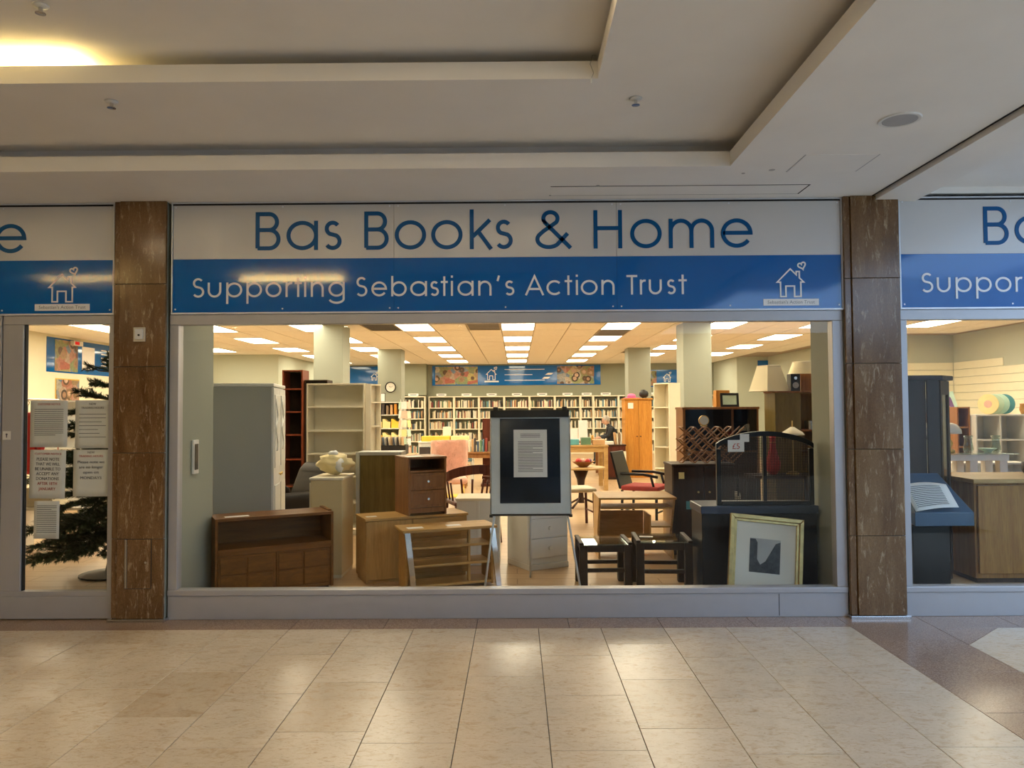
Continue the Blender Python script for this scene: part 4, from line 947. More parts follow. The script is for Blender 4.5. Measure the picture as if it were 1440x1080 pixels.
# ---- tall cabinet with lampshades
t = thing('tall_cabinet', 'tall olive brown cabinet topped with lampshades near the right pillar', 'cabinet', (3.02, 3.52, 0), 0)
W, D, H = .62, .38, 1.64
part('body', B(0, .30, 0, D, 0, H - .02), 'olive_board', t, .003); part('top_panel', B(-.01, W + .01, -.01, D, H - .0195, H), 'brown_oak', t, .003); part('side_panel', B(W - .02, W, 0, D, 0, H - .02), 'brown_oak', t); part('back_panel', B(.3005, W - .0205, D - .012, D - .001, .02, H - .02), 'beech_v', t)
for z in (.25, .62, .92, 1.17): part('shelf', B(.3005, W - .0205, .01, D - .013, z, z + .018), 'brown_oak', t, .002)
def lampshade(x, y, z, r0, r1, h, label, tilt=0, n=4):
    t = thing('lampshade', label, 'lampshade', (x, y, z), 22); t.rotation_euler = (R_(tilt), 0, R_(22))
    mb = MB(); vs = []; N = n * 6
    def rr(a, r):
        return r if n > 6 else r / max(abs(math.cos(a)), abs(math.sin(a))) * .86
    ring_ = [(2 * math.pi * k / N) for k in range(N)]
    vs = [(rr(a, r0) * math.cos(a), rr(a, r0) * math.sin(a), 0) for a in ring_] + [(rr(a, r1) * math.cos(a), rr(a, r1) * math.sin(a), h) for a in ring_]
    mb.add(vs, [(k, (k + 1) % N, (k + 1) % N + N, k + N) for k in range(N)])
    o = part('shade', mb, 'shade_cream', t); s = o.modifiers.new('solid', 'SOLIDIFY'); s.thickness = .004
    part('lower_trim', MB().tube([vs[k] for k in list(range(N)) + [0]], .005, 5), 'cream_paint', t); part('upper_trim', MB().tube([vs[N + k] for k in list(range(N)) + [0]], .005, 5), 'cream_paint', t)
    part('fitting', MB().tube([(-r1 * .8, 0, h * .92), (r1 * .8, 0, h * .92)], .003, 5).tube([(0, -r1 * .8, h * .92), (0, r1 * .8, h * .92)], .003, 5), 'brass', t)
lampshade(3.02, 3.72, 1.646, .19, .11, .30, 'large cream tapered lampshade on the tall olive cabinet')
lampshade(3.46, 3.80, 1.854, .17, .12, .14, 'flat cream lampshade above the black box on the tall cabinet', n=8)
t = thing('loudspeaker', 'small black loudspeaker box between the two cream lampshades', 'speaker', (3.295, 3.60, 1.6405)); part('case', B(-.055, .055, 0, .14, 0, .205), 'plastic_black', t, .004); part('cone', MB().disc_y(0, -.003, .0005, .07, .036), 'speaker_grey', t); part('tweeter', MB().disc_y(0, -.003, .0005, .155, .018), 'steel', t)
o = part('wooden_box', B(0, .19, 0, .16, 0, .21), 'rack_wood', None, .003, loc=(3.40, 3.72, 1.6405)); tag(o, 'plain brown wooden box under the flat cream lampshade', 'box')
o = part('metal_tin', MB().lathe([(.07, 0), (.07, .10), (.062, .105)], 20), 'steel', None, smooth=False, loc=(3.49, 3.68, 1.1885)); tag(o, 'silver grey tin on the shelf of the tall cabinet', 'tin')
t = thing('table_lamp', 'small lamp with pale flared shade in front of tall cabinet', 'lamp', (3.10, 3.20, .70)); part('shade', MB().lathe([(.13, .44), (.11, .47), (.05, .51), (.02, .53)], 20), 'cream_paint', t, smooth=True); part('stem', MB().tube([(0, 0, 0), (0, 0, .60)], .008, 8), 'brass', t); part('base', MB().lathe([(.07, 0), (.07, .02), (.02, .04)], 16), 'brass', t)
t = thing('side_table', 'dark low table behind the arched screen holding red vase', 'table', (2.62, 3.0, 0)); part('table_top', B(0, .75, 0, .45, .67, .699), 'dark_wood', t, .004)
for a in (.02, .69):
    for b in (.02, .39): part('leg', B(a, a + .04, b, b + .04, 0, .6695), 'dark_wood', t, .003)
t = thing('vase', 'red glazed vase on the dark table behind the screen', 'vase', (2.86, 3.15, .70)); part('vase_body', MB().lathe([(.035, 0), (.075, .06), (.08, .14), (.05, .24), (.03, .34), (.028, .40), (.036, .43)], 20), 'red', t, smooth=True); part('neck_ring', MB().lathe([(.031, .36), (.036, .365), (.031, .37)], 16), 'gold', t)

# ---- orange wardrobe, white bookcase, pink hat
t = thing('wardrobe', 'orange pine double wardrobe standing by the far shelves', 'wardrobe', (2.275, 10.5, 0), 0)
W, D, H = .56, .5, 1.655
part('body', B(0, W, .02, D, .07, H - .03), 'orange_pine', t, .003); part('cornice', B(-.015, W + .015, -.015, D, H - .0295, H), 'orange_pine', t, .005); part('plinth', B(-.008, W + .008, -.008, D, 0, .0695), 'orange_pine', t, .004)
for k in range(2):
    x0 = .006 + k * W / 2; dr = part('door', B(x0, x0 + W / 2 - .012, 0, .0195, .08, H - .04), 'orange_pine', t, .002); part('raised_panel', B(x0 + .05, x0 + W / 2 - .062, -.006, -.0003, .15, H - .12), 'orange_pine', dr, .004); knob(dr, x0 + (.03 if k else W / 2 - .045), 0, .86, 'dark_wood', .014)
part('paper_label', B(.06, .17, -.009, -.0065, 1.44, 1.56), 'paper', t)
t = thing('hat', 'bright pink brimmed hat on top of the orange wardrobe', 'hat', (2.44, 10.7, 1.656)); part('brim', MB().lathe([(.01, 0), (.17, .005), (.17, .012), (.09, .02)], 24), 'pink', t, smooth=True); part('crown', MB().lathe([(.09, .018), (.085, .07), (.05, .095), (.005, .10)], 20), 'pink', t, smooth=True)
o = part('handbag', blob(MB(), (0, 0, .09), (.10, .06, .09), 4, .2), 'plastic_black', None, smooth=True, loc=(2.70, 10.7, 1.660)); tag(o, 'small black bag on the orange wardrobe beside pink hat', 'bag')
t = thing('bookcase', 'tall cream bookcase turned sideways beside the orange wardrobe', 'bookcase', (2.43, 6.98, 0), -53)
t.location = (2.275, 7.22, 0); open_case(t, .34, .27, 1.86, [.1, .45, .80, 1.12, 1.45], 'cream_paint')

# ---- middle of the shop: pink chair, spindle chair, tables
t = thing('tub_chair', 'fluffy pink fur covered chair behind the brown bedside cabinet', 'chair', (-1.0, 6.1, 0), 8)
mb = MB(); n = 14
def back_pt(i, j): 
    a = R_(-62 + 124 * i / n); z = .40 + .58 * j / 10; r = .26 + .02 * j / 10; return (r * math.sin(a) * 1.05, .02 + r * math.cos(a) * .75, z)
vs = [back_pt(i, j) for j in range(11) for i in range(n + 1)]
mb.add(vs, [(j * (n + 1) + i, j * (n + 1) + i + 1, (j + 1) * (n + 1) + i + 1, (j + 1) * (n + 1) + i) for j in range(10) for i in range(n)])
o = part('backrest', mb, 'pink_fur', t, smooth=True); s = o.modifiers.new('solid', 'SOLIDIFY'); s.thickness = .07; s.offset = 0
soft('seat', -.25, .25, -.24, .2, .34, .45, 'pink_fur', t, .05)
fur = MB()
for k in range(1500):
    p_ = Vector(back_pt(rnd.random() * n, rnd.random() * 10.2)); d_ = Vector((p_.x, p_.y - .02, 0)).normalized() * (-1 if rnd.random() < .75 else 1)
    b0 = p_ + d_ * .03; tip = b0 + d_ * .03 + Vector((rnd.uniform(-.03, .03), 0, rnd.uniform(-.05, .015))); e_ = Vector((rnd.uniform(-1, 1), rnd.uniform(-.3, .3), rnd.uniform(-.5, .5))).normalized() * .007
    fur.add([b0 - e_, b0 + e_, tip], [(0, 1, 2)])
o = part('fur', fur, 'pink_fur', t); o['kind'] = 'stuff'
for x in (-.2, .2):
    for y in (-.2, .17): leg_tube(t, (x, y, 0), (x * .9, y * .9, .345), .016, 'gold')
t = thing('dining_chair', 'dark wooden spindle-back armchair beside the white low cabinet', 'chair', (-.50, 3.1, 0), 200)
for x in (-.23, .23):
    leg_tube(t, (x * 1.1, -.22, 0), (x, -.2, .42), .02, 'mahogany'); leg_tube(t, (x * 1.1, .24, 0), (x, .2, .42), .02, 'mahogany')
    for y in (-.2, -.07, .06): leg_tube(t, (x, y, .44), (x * 1.12, y, .65), .011, 'mahogany', 'spindle')
soft('seat', -.26, .26, -.25, .24, .41, .455, 'mahogany', t, .02)
arcp = [(.29 * math.cos(R_(a)), .02 + .27 * math.sin(R_(a)), .655 + .10 * max(0, math.sin(R_(a)))) for a in range(-50, 231, 14)]
mb = MB(); 
for i in range(len(arcp) - 1):
    a, b = Vector(arcp[i]), Vector(arcp[i + 1]); up_ = Vector((0, 0, .10 if 3 < i < len(arcp) - 5 else .035)); n_ = (b - a).cross(Vector((0, 0, 1))).normalized() * .014
    mb.hexa([a - n_, b - n_, b + n_, a + n_], [a - n_ + up_, b - n_ + up_, b + n_ + up_, a + n_ + up_])
part('curved_back_rail', mb, 'mahogany', t)
for a in (50, 75, 100, 130): leg_tube(t, (.22 * math.cos(R_(a)), .21 * math.sin(R_(a)), .44), (.29 * math.cos(R_(a)), .02 + .27 * math.sin(R_(a)), .70), .012, 'mahogany', 'spindle')
t = thing('stool', 'low stool with yellow padded seat under the pink chair', 'stool', (-.93, 5.15, 0)); soft('seat', -.19, .19, -.16, .16, .20, .27, 'yellow', t, .03)
for x in (-.15, .15):
    for y in (-.12, .12): leg_tube(t, (x, y, 0), (x, y, .205), .015, 'dark_wood')
def table(name, label, x, y, rz, W, D, H, mat, leg=.06, th=.03, apron=.08):
    t = thing(name, label, 'table', (x, y, 0), rz); part('table_top', B(0, W, 0, D, H - th, H), mat, t, .004)
    for a in (.01, W - leg - .01):
        for b in (.01, D - leg - .01): part('leg', B(a, a + leg, b, b + leg, 0, H - th - .0005), mat, t, .004)
    if apron:
        for b in (.02, D - .04): part('apron', B(leg + .011, W - leg - .011, b, b + .02, H - th - apron, H - th - .0005), mat, t)
    return t
# display table with yellow boxes
table('display_table', 'white display table piled with yellow packages before the bookshelves', -1.93, 9.5, 0, 1.08, .6, .82, 'white_paint', .05)
for k in range(2): o = part('gift_box', B(0, .56 if k == 0 else .34, 0, .32, 0, .10), 'yellow' if k == 0 else 'yellow_pale', None, .006, loc=(-1.87 + .585 * k, 9.56, .8205)); tag(o, ['long bright yellow box on the white display table', 'short pale yellow box at the end of the white display table'][k], 'box')
t = thing('counter_sign', 'small white card sign standing behind the yellow boxes', 'sign', (-1.40, 9.95, .8205)); part('card', B(-.085, .085, 0, .004, .01, .28), 'paper', t); part('foot', B(-.06, .06, -.03, .04, 0, .0095), 'plastic_white', t)
for k in range(5): o = part('magazine', B(-.11, .11, 0, .012, 0, .29), ['book_0', 'book_8', 'book_3', 'book_4', 'book_9'][k], None, loc=(-1.78 + .2 * k, 9.42 - .0, .43 + .0), rot=(R_(0), 0, 0)); tag(o, ['black magazine displayed below the white display table edge', 'grey magazine displayed below the white display table edge', 'navy magazine displayed below the white display table edge', 'cream magazine displayed below the white display table edge', 'teal magazine displayed below the white display table edge'][k], 'magazine')
part('front_shelf', B(0, 1.0, -.11, .02, .40, .4295), 'white_paint', bpy.data.objects['display_table'])
# record crate on a low table
table('low_table', 'wooden low table under the black record crate', -2.42, 6.9, 0, .75, .5, .72, 'oak', .05)
t = thing('record_crate', 'black crate packed with records on a low wooden table', 'crate', (-2.36, 6.98, .7205)); 
part('front_panel', B(0, .56, 0, .012, 0, .15), 'plastic_black', t); part('back_panel', B(0, .56, .328, .34, 0, .15), 'plastic_black', t); part('end_panel', B(0, .012, .0125, .3275, 0, .15), 'plastic_black', t); part('end_panel', B(.548, .56, .0125, .3275, 0, .15), 'plastic_black', t); part('base_panel', B(.0125, .5475, .0125, .3275, 0, .01), 'plastic_black', t); part('label_sticker', B(.07, .16, -.002, -.0003, .03, .09), 'yellow_pale', t)
for k in range(14):
    o = part('record', B(0, .006, -.13, .13, 0, .27), ['book_8', 'book_0', 'book_4', 'book_7', 'book_3'][k % 5], None, loc=(-2.30 + .034 * k, 7.15, .732), rot=(0, R_(-6), 0)); tag(o, 'record sleeve in the black crate, %s from the left' % nth(k), 'record', 'records in the black crate')
# shelf unit with yellow boxes by the column
t = thing('shelf_unit', 'white shelf unit with yellow storage boxes before the clock column', 'shelf unit', (-3.20, 11.5, 0)); open_case(t, .62, .32, 1.62, [.1, .42, .72, 1.02, 1.32], 'white_paint', 'shop_wall_deep')
for r, z in enumerate((.739, 1.039)):
    for k in range(3):
        o = part('storage_box', MB().prism([(.005, 0), (.175, 0), (.175, .14), (.12, .14), (.05, .20), (.005, .20)], 0, .22), 'yellow_pale' if (r + k) % 3 else 'yellow', None, loc=(-3.18 + .195 * k, 11.54, z)); tag(o, 'yellow storage box by the clock, %s shelf, %s of three' % (('lower', 'upper')[r], ('leftmost', 'middle', 'rightmost')[k]), 'box', 'yellow storage boxes')
for k in range(6): o = part('folder', B(0, .05, 0, .22, 0, .20 + .02 * (k % 3)), ['book_3', 'purple', 'book_0', 'book_5', 'book_7', 'orange_pine'][k], None, loc=(-3.17 + .09 * k, 11.54, 1.339)); tag(o, ['navy folder on the shelf unit top shelf', 'purple folder on the shelf unit top shelf', 'black folder on the shelf unit top shelf', 'brown folder on the shelf unit top shelf', 'tan folder on the shelf unit top shelf', 'orange folder on the shelf unit top shelf'][k], 'folder')
t = thing('framed_notice', 'white notice in a thin dark frame on the shelf unit', 'notice', (-3.03, 11.6, 1.6205)); part('frame', ring(-.10, .10, 0, .20, .012, 0, .015), 'black_paint', t); part('sheet', B(-.088, .088, .004, .01, .012, .188), 'paper', t)
t = thing('wall_clock', 'round white wall clock with black rim on the pale column', 'clock', (-3.00, 12.748, 1.985)); part('rim', MB().add(*(lambda n: ([( .13 * math.cos(2 * math.pi * k / n), y, .13 * math.sin(2 * math.pi * k / n)) for y in (-.03, 0) for k in range(n)] + [(.108 * math.cos(2 * math.pi * k / n), y, .108 * math.sin(2 * math.pi * k / n)) for y in (-.03, 0) for k in range(n)], [f for k in range(n) for f in ((k, (k + 1) % n, (k + 1) % n + n, k + n), (2 * n + k, 3 * n + k, 3 * n + (k + 1) % n, 2 * n + (k + 1) % n), (k, 2 * n + k, 2 * n + (k + 1) % n, (k + 1) % n))]))(28)), 'black_paint', t)
part('dial', MB().disc_y(0, -.014, 0, 0, .1075, 28), 'porcelain', t); part('hand', MB().prism([(-.003, -.01), (.003, -.01), (.062, .030), (.060, .036)], -.018, -.0145), 'ink', t); part('hand', MB().prism([(-.004, -.004), (.004, .004), (-.03, .03), (-.036, .026)], -.022, -.0182), 'ink', t)
# card spinner
t = thing('card_spinner', 'tall white wire rack of greeting cards by the clock column', 'rack', (-2.33, 10.5, 0)); part('pole', MB().tube([(0, 0, 0), (0, 0, 1.62)], .018, 8), 'plastic_white', t); part('base', MB().lathe([(.26, 0), (.26, .015), (.03, .04)], 20), 'plastic_white', t)
for k in range(4): part('wire_frame', MB().tube([(.09 * math.cos(k * 1.57 + .4), .09 * math.sin(k * 1.57 + .4), .25), (.09 * math.cos(k * 1.57 + .4), .09 * math.sin(k * 1.57 + .4), 1.66)], .005, 5), 'plastic_white', t)
for r in range(7):
    for k in range(3):
        a = -1.57 + (k - 1) * 1.0; o = part('greeting_card', B(-.055, .055, -.004, 0, 0, .15), ['paper', 'yellow_pale', 'pink_fur', 'mint', 'book_4'][(r * 3 + k * 2) % 5], None, loc=(-2.33 + .12 * math.cos(a), 10.5 + .12 * math.sin(a), .32 + .19 * r), rot=(R_(-6), 0, a + math.pi / 2)); tag(o, 'greeting card in wire rack, %s row from the bottom, %s pocket' % (nth(r), ('left', 'middle', 'right')[k]), 'card', 'greeting cards on the rack')
# brown panel and book trolley behind the easel
t = thing('cheval_board', 'tall mahogany board standing beside the easel, left of it', 'board', (-.64, 9.0, 0)); part('panel', B(0, .17, 0, .03, .05, 1.27), 'mahogany', t, .003); part('foot', B(-.03, .20, -.12, .15, 0, .0495), 'mahogany', t)
table('book_table', 'brown low table stacked with books left of the easel', -.98, 8.6, 0, .62, .4, .66, 'brown_oak', .045)
for k in range(9): o = part('book', B(0, .028 + .006 * (k % 3), 0, .14, 0, .19 + .02 * (k % 4)), 'book_%d' % ((k * 3 + 1) % 10), None, loc=(-.94 + .052 * k, 8.7, .6605)); tag(o, 'upright book on the brown low table, %s from the left' % nth(k), 'book', 'books on the brown low table')
# oak dining table, round table, bowl
table('dining_table', 'oak dining table heaped with bric-a-brac right of the easel', .55, 8.1, 0, 1.08, .9, .80, 'oak', .075, .035, .09)
for k, (x, w_, h_, c, lb) in enumerate([(.72, .16, .12, 'book_5', 'brown box on the oak dining table'), (.92, .20, .10, 'teal', 'teal tin on the oak dining table'), (1.16, .17, .13, 'book_6', 'dark green box on the oak dining table'), (1.36, .22, .09, 'book_7', 'tan tray on the oak dining table')]):
    o = part('box', B(0, w_, 0, .2, 0, h_), c, None, .006, loc=(x, 8.2, .8005)); tag(o, lb, 'box')
def bowl(name, label, x, y, z, r, mat):
    t = thing(name, label, 'bowl', (x, y, z)); o = part('bowl_body', MB().lathe([(.35 * r, 0), (.4 * r, .01), (.8 * r, .35 * r), (r, .5 * r), (.96 * r, .5 * r), (.76 * r, .34 * r), (.3 * r, .03)], 24), mat, t, smooth=True); part('foot_ring', MB().lathe([(.34 * r, -.0), (.36 * r, .004), (.34 * r, .008)], 20), mat, t); return t
t = thing('round_table', 'round oak pedestal table holding the fruit bowl', 'table', (.95, 5.9, 0)); part('table_top', MB().lathe([(.33, .56), (.36, .565), (.36, .585), (.34, .59)], 36), 'oak', t); part('pedestal', MB().lathe([(.05, .06), (.035, .2), (.06, .40), (.12, .56)], 16), 'dark_wood', t, smooth=True)
for k in range(3): part('foot', MB().tube([(0, 0, .14), (.22 * math.cos(k * 2.1), .22 * math.sin(k * 2.1), .05), (.30 * math.cos(k * 2.1), .30 * math.sin(k * 2.1), .016)], .016, 8), 'dark_wood', t, smooth=True)
bowl('fruit_bowl', 'shallow wooden bowl of red balls on the round table', .98, 5.85, .591, .17, 'rack_wood')
for k, (dx, dy, c, lb) in enumerate([(-.07, -.02, 'red', 'large bright red ball in the wooden bowl'), (.0, .03, 'pink_fur', 'pale pink ball in the wooden bowl'), (.065, -.02, 'red', 'small dark red ball in the wooden bowl'), (.10, .05, 'purple', 'purple ball in the wooden bowl')]):
    o = part('ornament_ball', blob(MB(), (0, 0, 0), (.045 - .004 * k,) * 3, 0, 0, 10, 14), c, None, smooth=True, loc=(.98 + dx, 5.85 + dy, .591 + .085)); tag(o, lb, 'ball')
t = thing('dining_chair', 'dark wooden dining chair with pale seat just right of the easel', 'chair', (.72, 4.1, 0), 100)
for x in (-.19, .19): leg_tube(t, (x, -.2, 0), (x, -.19, .44), .018, 'mahogany'); leg_tube(t, (x, .2, 0), (x, .19, .44), .018, 'mahogany'); leg_tube(t, (x, .19, .45), (x * .95, .26, .80), .016, 'mahogany', 'back_post')
soft('seat', -.22, .22, -.22, .22, .43, .48, 'book_1', t, .02)
for z in (.60, .76): part('back_rail', MB().hexa([(-.18, .20 + (z - .45) * .2, z), (.18, .20 + (z - .45) * .2, z), (.18, .225 + (z - .45) * .2, z), (-.18, .225 + (z - .45) * .2, z)], [(-.18, .21 + (z - .45) * .2, z + .06), (.18, .21 + (z - .45) * .2, z + .06), (.18, .235 + (z - .45) * .2, z + .06), (-.18, .235 + (z - .45) * .2, z + .06)]), 'mahogany', t)
for y in (-.2, .2): leg_tube(t, (-.19, y, .18), (.19, y, .18), .011, 'mahogany', 'stretcher')
# dark counter with leaning print, notices, bookends
t = thing('counter', 'dark mahogany counter in front of the seated person', 'counter', (1.76, 10.1, 0)); part('body', B(0, .46, .02, .6, .05, .68), 'mahogany', t, .003); part('top_panel', B(-.015, .475, 0, .62, .6805, .71), 'dark_wood', t, .004); part('plinth', B(.01, .45, .03, .58, 0, .0495), 'dark_wood', t)
for k in range(4): o = part('book', B(0, .03, 0, .16, 0, .24 - .02 * (k % 2)), ['book_7', 'book_4', 'book_5', 'book_8'][k], None, loc=(2.02 + .036 * k, 10.2, .7105), rot=(0, R_(-4 + 2 * k), 0)); tag(o, ['tan upright book on the dark counter', 'cream upright book on the dark counter', 'brown upright book on the dark counter', 'pale grey upright book on the dark counter'][k], 'book')
o = part('paper_tray', B(0, .2, 0, .25, 0, .06), 'tray_white', None, .004, loc=(1.79, 10.18, .7105)); tag(o, 'white paper tray on the dark mahogany counter', 'tray')
t = thing('framed_print', 'tall narrow cream print with three small pictures leaning on the counter', 'picture', (2.12, 9.98, 0)); t.rotation_euler = (R_(-6), 0, 0); part('panel', B(-.10, .10, 0, .015, 0, .58), 'cream_paint', t, .002)
for k in range(3): part('picture', B(-.035, .035, -.003, -.0003, .12 + k * .16, .21 + k * .16), 'photo_dark', t)
t = thing('bric_a_brac_table', 'long table of ornaments and white notices before the person', 'table', (.75, 11.2, 0)); part('table_top', B(0, 1.1, 0, .6, .70, .73), 'brown_oak', t, .003)
for a in (.02, 1.03):
    for b in (.02, .53): part('leg', B(a, a + .05, b, b + .05, 0, .6995), 'brown_oak', t)
for k, (x, z0, w_, h_, lb) in enumerate([(1.22, .9305 - .2, .26, .28, 'larger white notice card standing on the ornament table'), (1.52 - .06, .7305, .20, .46, 'taller white notice card standing on the ornament table')]):
    t = thing('notice_card', lb, 'notice', (x, 11.3, z0)); part('card', B(-w_ / 2, w_ / 2, 0, .004, .02, h_), 'paper', t); part('foot', B(-.06, .06, -.03, .04, 0, .0195), 'plastic_white', t)
for k in range(7): o = part('ornament', MB().lathe([(.03, 0), (.045, .03 + .01 * (k % 3)), (.02, .09), (.03, .12 + .02 * (k % 2))], 12), ['porcelain', 'pink_fur', 'yellow_pale', 'red', 'mint', 'book_4', 'gold'][k], None, smooth=True, loc=(.85 + .14 * k, 11.55, .7305)); tag(o, ['white ornament', 'pink ornament', 'pale yellow ornament', 'red ornament', 'mint green ornament', 'cream ornament', 'gold ornament'][k] + ' in the row on the ornament table', 'ornament')

# ---- seated person at the back of the shop
def skin_body(name, verts, edges, mat, parent, sub=2):
    me = bpy.data.meshes.new(name); me.from_pydata([v[:3] for v in verts], edges, []); me.materials.append(MATS[mat]); o = link(name, me, parent)
    sk = o.modifiers.new('skin', 'SKIN'); sk.use_smooth_shade = True
    for i, v in enumerate(verts):
        r = v[3]; r = r if isinstance(r, tuple) else (r, r); me.skin_vertices[0].data[i].radius = r
    me.skin_vertices[0].data[0].use_root = True
    s = o.modifiers.new('sub', 'SUBSURF'); s.levels = sub; s.render_levels = sub; return o
t = thing('person', 'person with grey hair in a dark jacket, seated and looking down leftwards', 'person', (2.48, 14.2, 0), 0)
# faces -x; pelvis root
V = [(0.02, 0, .50, (.13, .15)), (0.0, 0, .66, (.12, .15)), (-.03, 0, .82, (.12, .17)), (-.08, 0, .95, (.08, .11)), (-.11, 0, 1.00, .05), (-.14, 0, 1.06, .055),
     (-.07, -.17, .91, .06), (-.14, -.22, .74, .048), (-.32, -.17, .70, .038), (-.07, .17, .91, .06), (-.14, .22, .74, .048), (-.32, .17, .70, .038),
     (-.05, -.10, .50, .09), (-.42, -.11, .50, .068), (-.44, -.11, .12, .045), (-.05, .10, .50, .09), (-.42, .11, .50, .068), (-.44, .11, .12, .045), (-.52, -.11, .04, .035), (-.52, .11, .04, .035)]
Ed = [(0, 1), (1, 2), (2, 3), (3, 4), (4, 5), (3, 6), (6, 7), (7, 8), (3, 9), (9, 10), (10, 11), (0, 12), (12, 13), (13, 14), (0, 15), (15, 16), (16, 17), (14, 18), (17, 19)]
skin_body('body', V, Ed, 'jacket', t)
hd = part('head', blob(MB(), (0, 0, 0), (.098, .078, .115), 0, 0, 14, 18), 'skin', t, smooth=True, loc=(-.175, 0, 1.13), rot=(0, R_(-18), 0))
part('nose', blob(MB(), (-.102, 0, -.012), (.018, .013, .022), 0, 0, 8, 10), 'skin', hd, smooth=True); part('mouth', B(-.097, -.088, -.02, .02, -.058, -.052), 'red_seat', hd)
for s in (-1, 1): part('eye', blob(MB(), (-.084, s * .032, .012), (.009, .011, .008), 0, 0, 8, 8), 'ink', hd, smooth=True); part('ear', blob(MB(), (.012, s * .077, -.005), (.018, .010, .028), 0, 0, 8, 8), 'skin', hd, smooth=True)
hr = MB(); blob(hr, (.022, 0, .028), (.098, .084, .104), 2, .08, 14, 18); part('hair', hr, 'grey_hair', hd, smooth=True)
for s in (-1, 1):
    hand = [(-.32, s * .17, .70, .032), (-.37, s * .155, .695, (.02, .036)), (-.41, s * .15, .69, (.014, .034))]
    hv = [(-.31, s * .17, .70, .03), (-.36, s * .16, .695, .03), (-.40, s * .155, .69, .026)]; he = [(0, 1), (1, 2)]
    for f in range(4):
        dy = (-.026 + .017 * f); L_ = [.055, .066, .062, .048][f]; i0 = len(hv); hv += [(-.42, s * .155 + dy, .69, .009), (-.42 - L_ * .5, s * .155 + dy, .682, .008), (-.42 - L_, s * .155 + dy, .662, .007)]; he += [(2, i0), (i0, i0 + 1), (i0 + 1, i0 + 2)]
    i0 = len(hv); hv += [(-.385, s * .155 - s * .04, .68, .010), (-.42, s * .155 - s * .058, .668, .008)]; he += [(1, i0), (i0, i0 + 1)]
    skin_body('hand', hv, he, 'skin', t, 1)
t = thing('stool', 'plain wooden stool that the seated person sits on', 'stool', (2.50, 14.2, 0)); part('seat', MB().lathe([(.17, .36), (.19, .37), (.19, .385), (.17, .39)], 20), 'brown_oak', t)
for k in range(4): leg_tube(t, (.15 * math.cos(k * 1.57 + .8), .15 * math.sin(k * 1.57 + .8), 0), (.11 * math.cos(k * 1.57 + .8), .11 * math.sin(k * 1.57 + .8), .36), .016, 'brown_oak')

# ------------------------------------------------------------------ bookshelves on the back wall
EDGES = [-2.81, -1.99, -1.19, -.38, .43, 1.24, 2.06, 2.47, 3.28, 4.09, 4.9, 5.7, 6.38]
SZ = [.05, .42, .79, 1.13, 1.47]
bk = []
def shelf_bay(x0, x1, y, i):
    t = thing('bookcase', 'white back-wall bookcase bay full of books, %s' % ('beside the boxed-in corner' if i == 99 else nth(i) + ' from the left'), 'bookcase', (x0, y, 0), 0, 'white bookcases along the back wall')
    open_case(t, x1 - x0 - .004, .28, 1.86, SZ, 'cream_paint', 'shop_wall_deep', .03, .05)
    W_ = x1 - x0
    t2 = thing('shelf_sign', 'white category sign on the back-wall bookcase %s' % ('beside the boxed-in corner' if i == 99 else nth(i) + ' from the left'), 'sign', (x0 + W_ * .5, y + .05, 1.861), 0, 'category signs on the back bookcases')
    part('card', B(-.16, .16, 0, .004, .012, .085), 'paper', t2); part('foot', B(-.1, .1, -.02, .03, 0, .0115), 'plastic_white', t2); part('wording', B(-.10, .10, -.0015, -.0003, .035, .058), 'ink', t2)
    for r, z in enumerate(SZ):
        x = x0 + .036; lim = x1 - .05; nb = 0
        while x < lim - .03:
            if rnd.random() < .06: x += rnd.uniform(.02, .10); continue
            w_ = rnd.uniform(.018, .042); 
            if x + w_ > lim: break
            bright = x0 > 1.2; ci = rnd.choice([1, 4, 4, 8, 8, 7, 5, 0, 9] if bright else [0, 0, 1, 1, 2, 3, 4, 4, 4, 5, 6, 7, 8, 8, 9])
            bk.append((x, y + rnd.uniform(.02, .05), z + .0305, w_ - .002, rnd.uniform(.17, .25), ci, r, i, nb)); x += w_; nb += 1
for i in range(len(EDGES) - 1): shelf_bay(EDGES[i], EDGES[i + 1], 18.9, i)
shelf_bay(-3.62, -2.86, 18.45, 99)
vis = [b for b in bk if b[6] >= 2 and (b[7] in (0, 1, 5, 6, 7, 99)) ]; vis.sort(key=lambda b: -b[6]); ind = vis[:300]; ids = set(id(b) for b in ind)
bmesh_ = [B(0, 1, 0, .15, 0, 1).mesh('book', ['book_%d' % c]) for c in range(10)]
for me in bmesh_: fixnormals(me)
for b in ind:
    o = link('book', bmesh_[b[5]], None, b[:3]); o.scale = (b[3], 1, b[4]); tag(o, '%s book on the %s shelf up, back-wall bay %s' % (nth(b[8]), nth(b[6]), 'beside the corner' if b[7] == 99 else nth(b[7]) + ' from the left'), 'book', 'books on the back wall bookcases')
rest_b = MB()
for b in bk:
    if id(b) not in ids: rest_b.cur = b[5]; rest_b.box(b[0], b[0] + b[3], b[1], b[1] + .15, b[2], b[2] + b[4])
o = part('books', rest_b, ['book_%d' % c for c in range(10)]); tag(o, 'many small books filling the lower back wall shelves', 'books', kind='stuff')

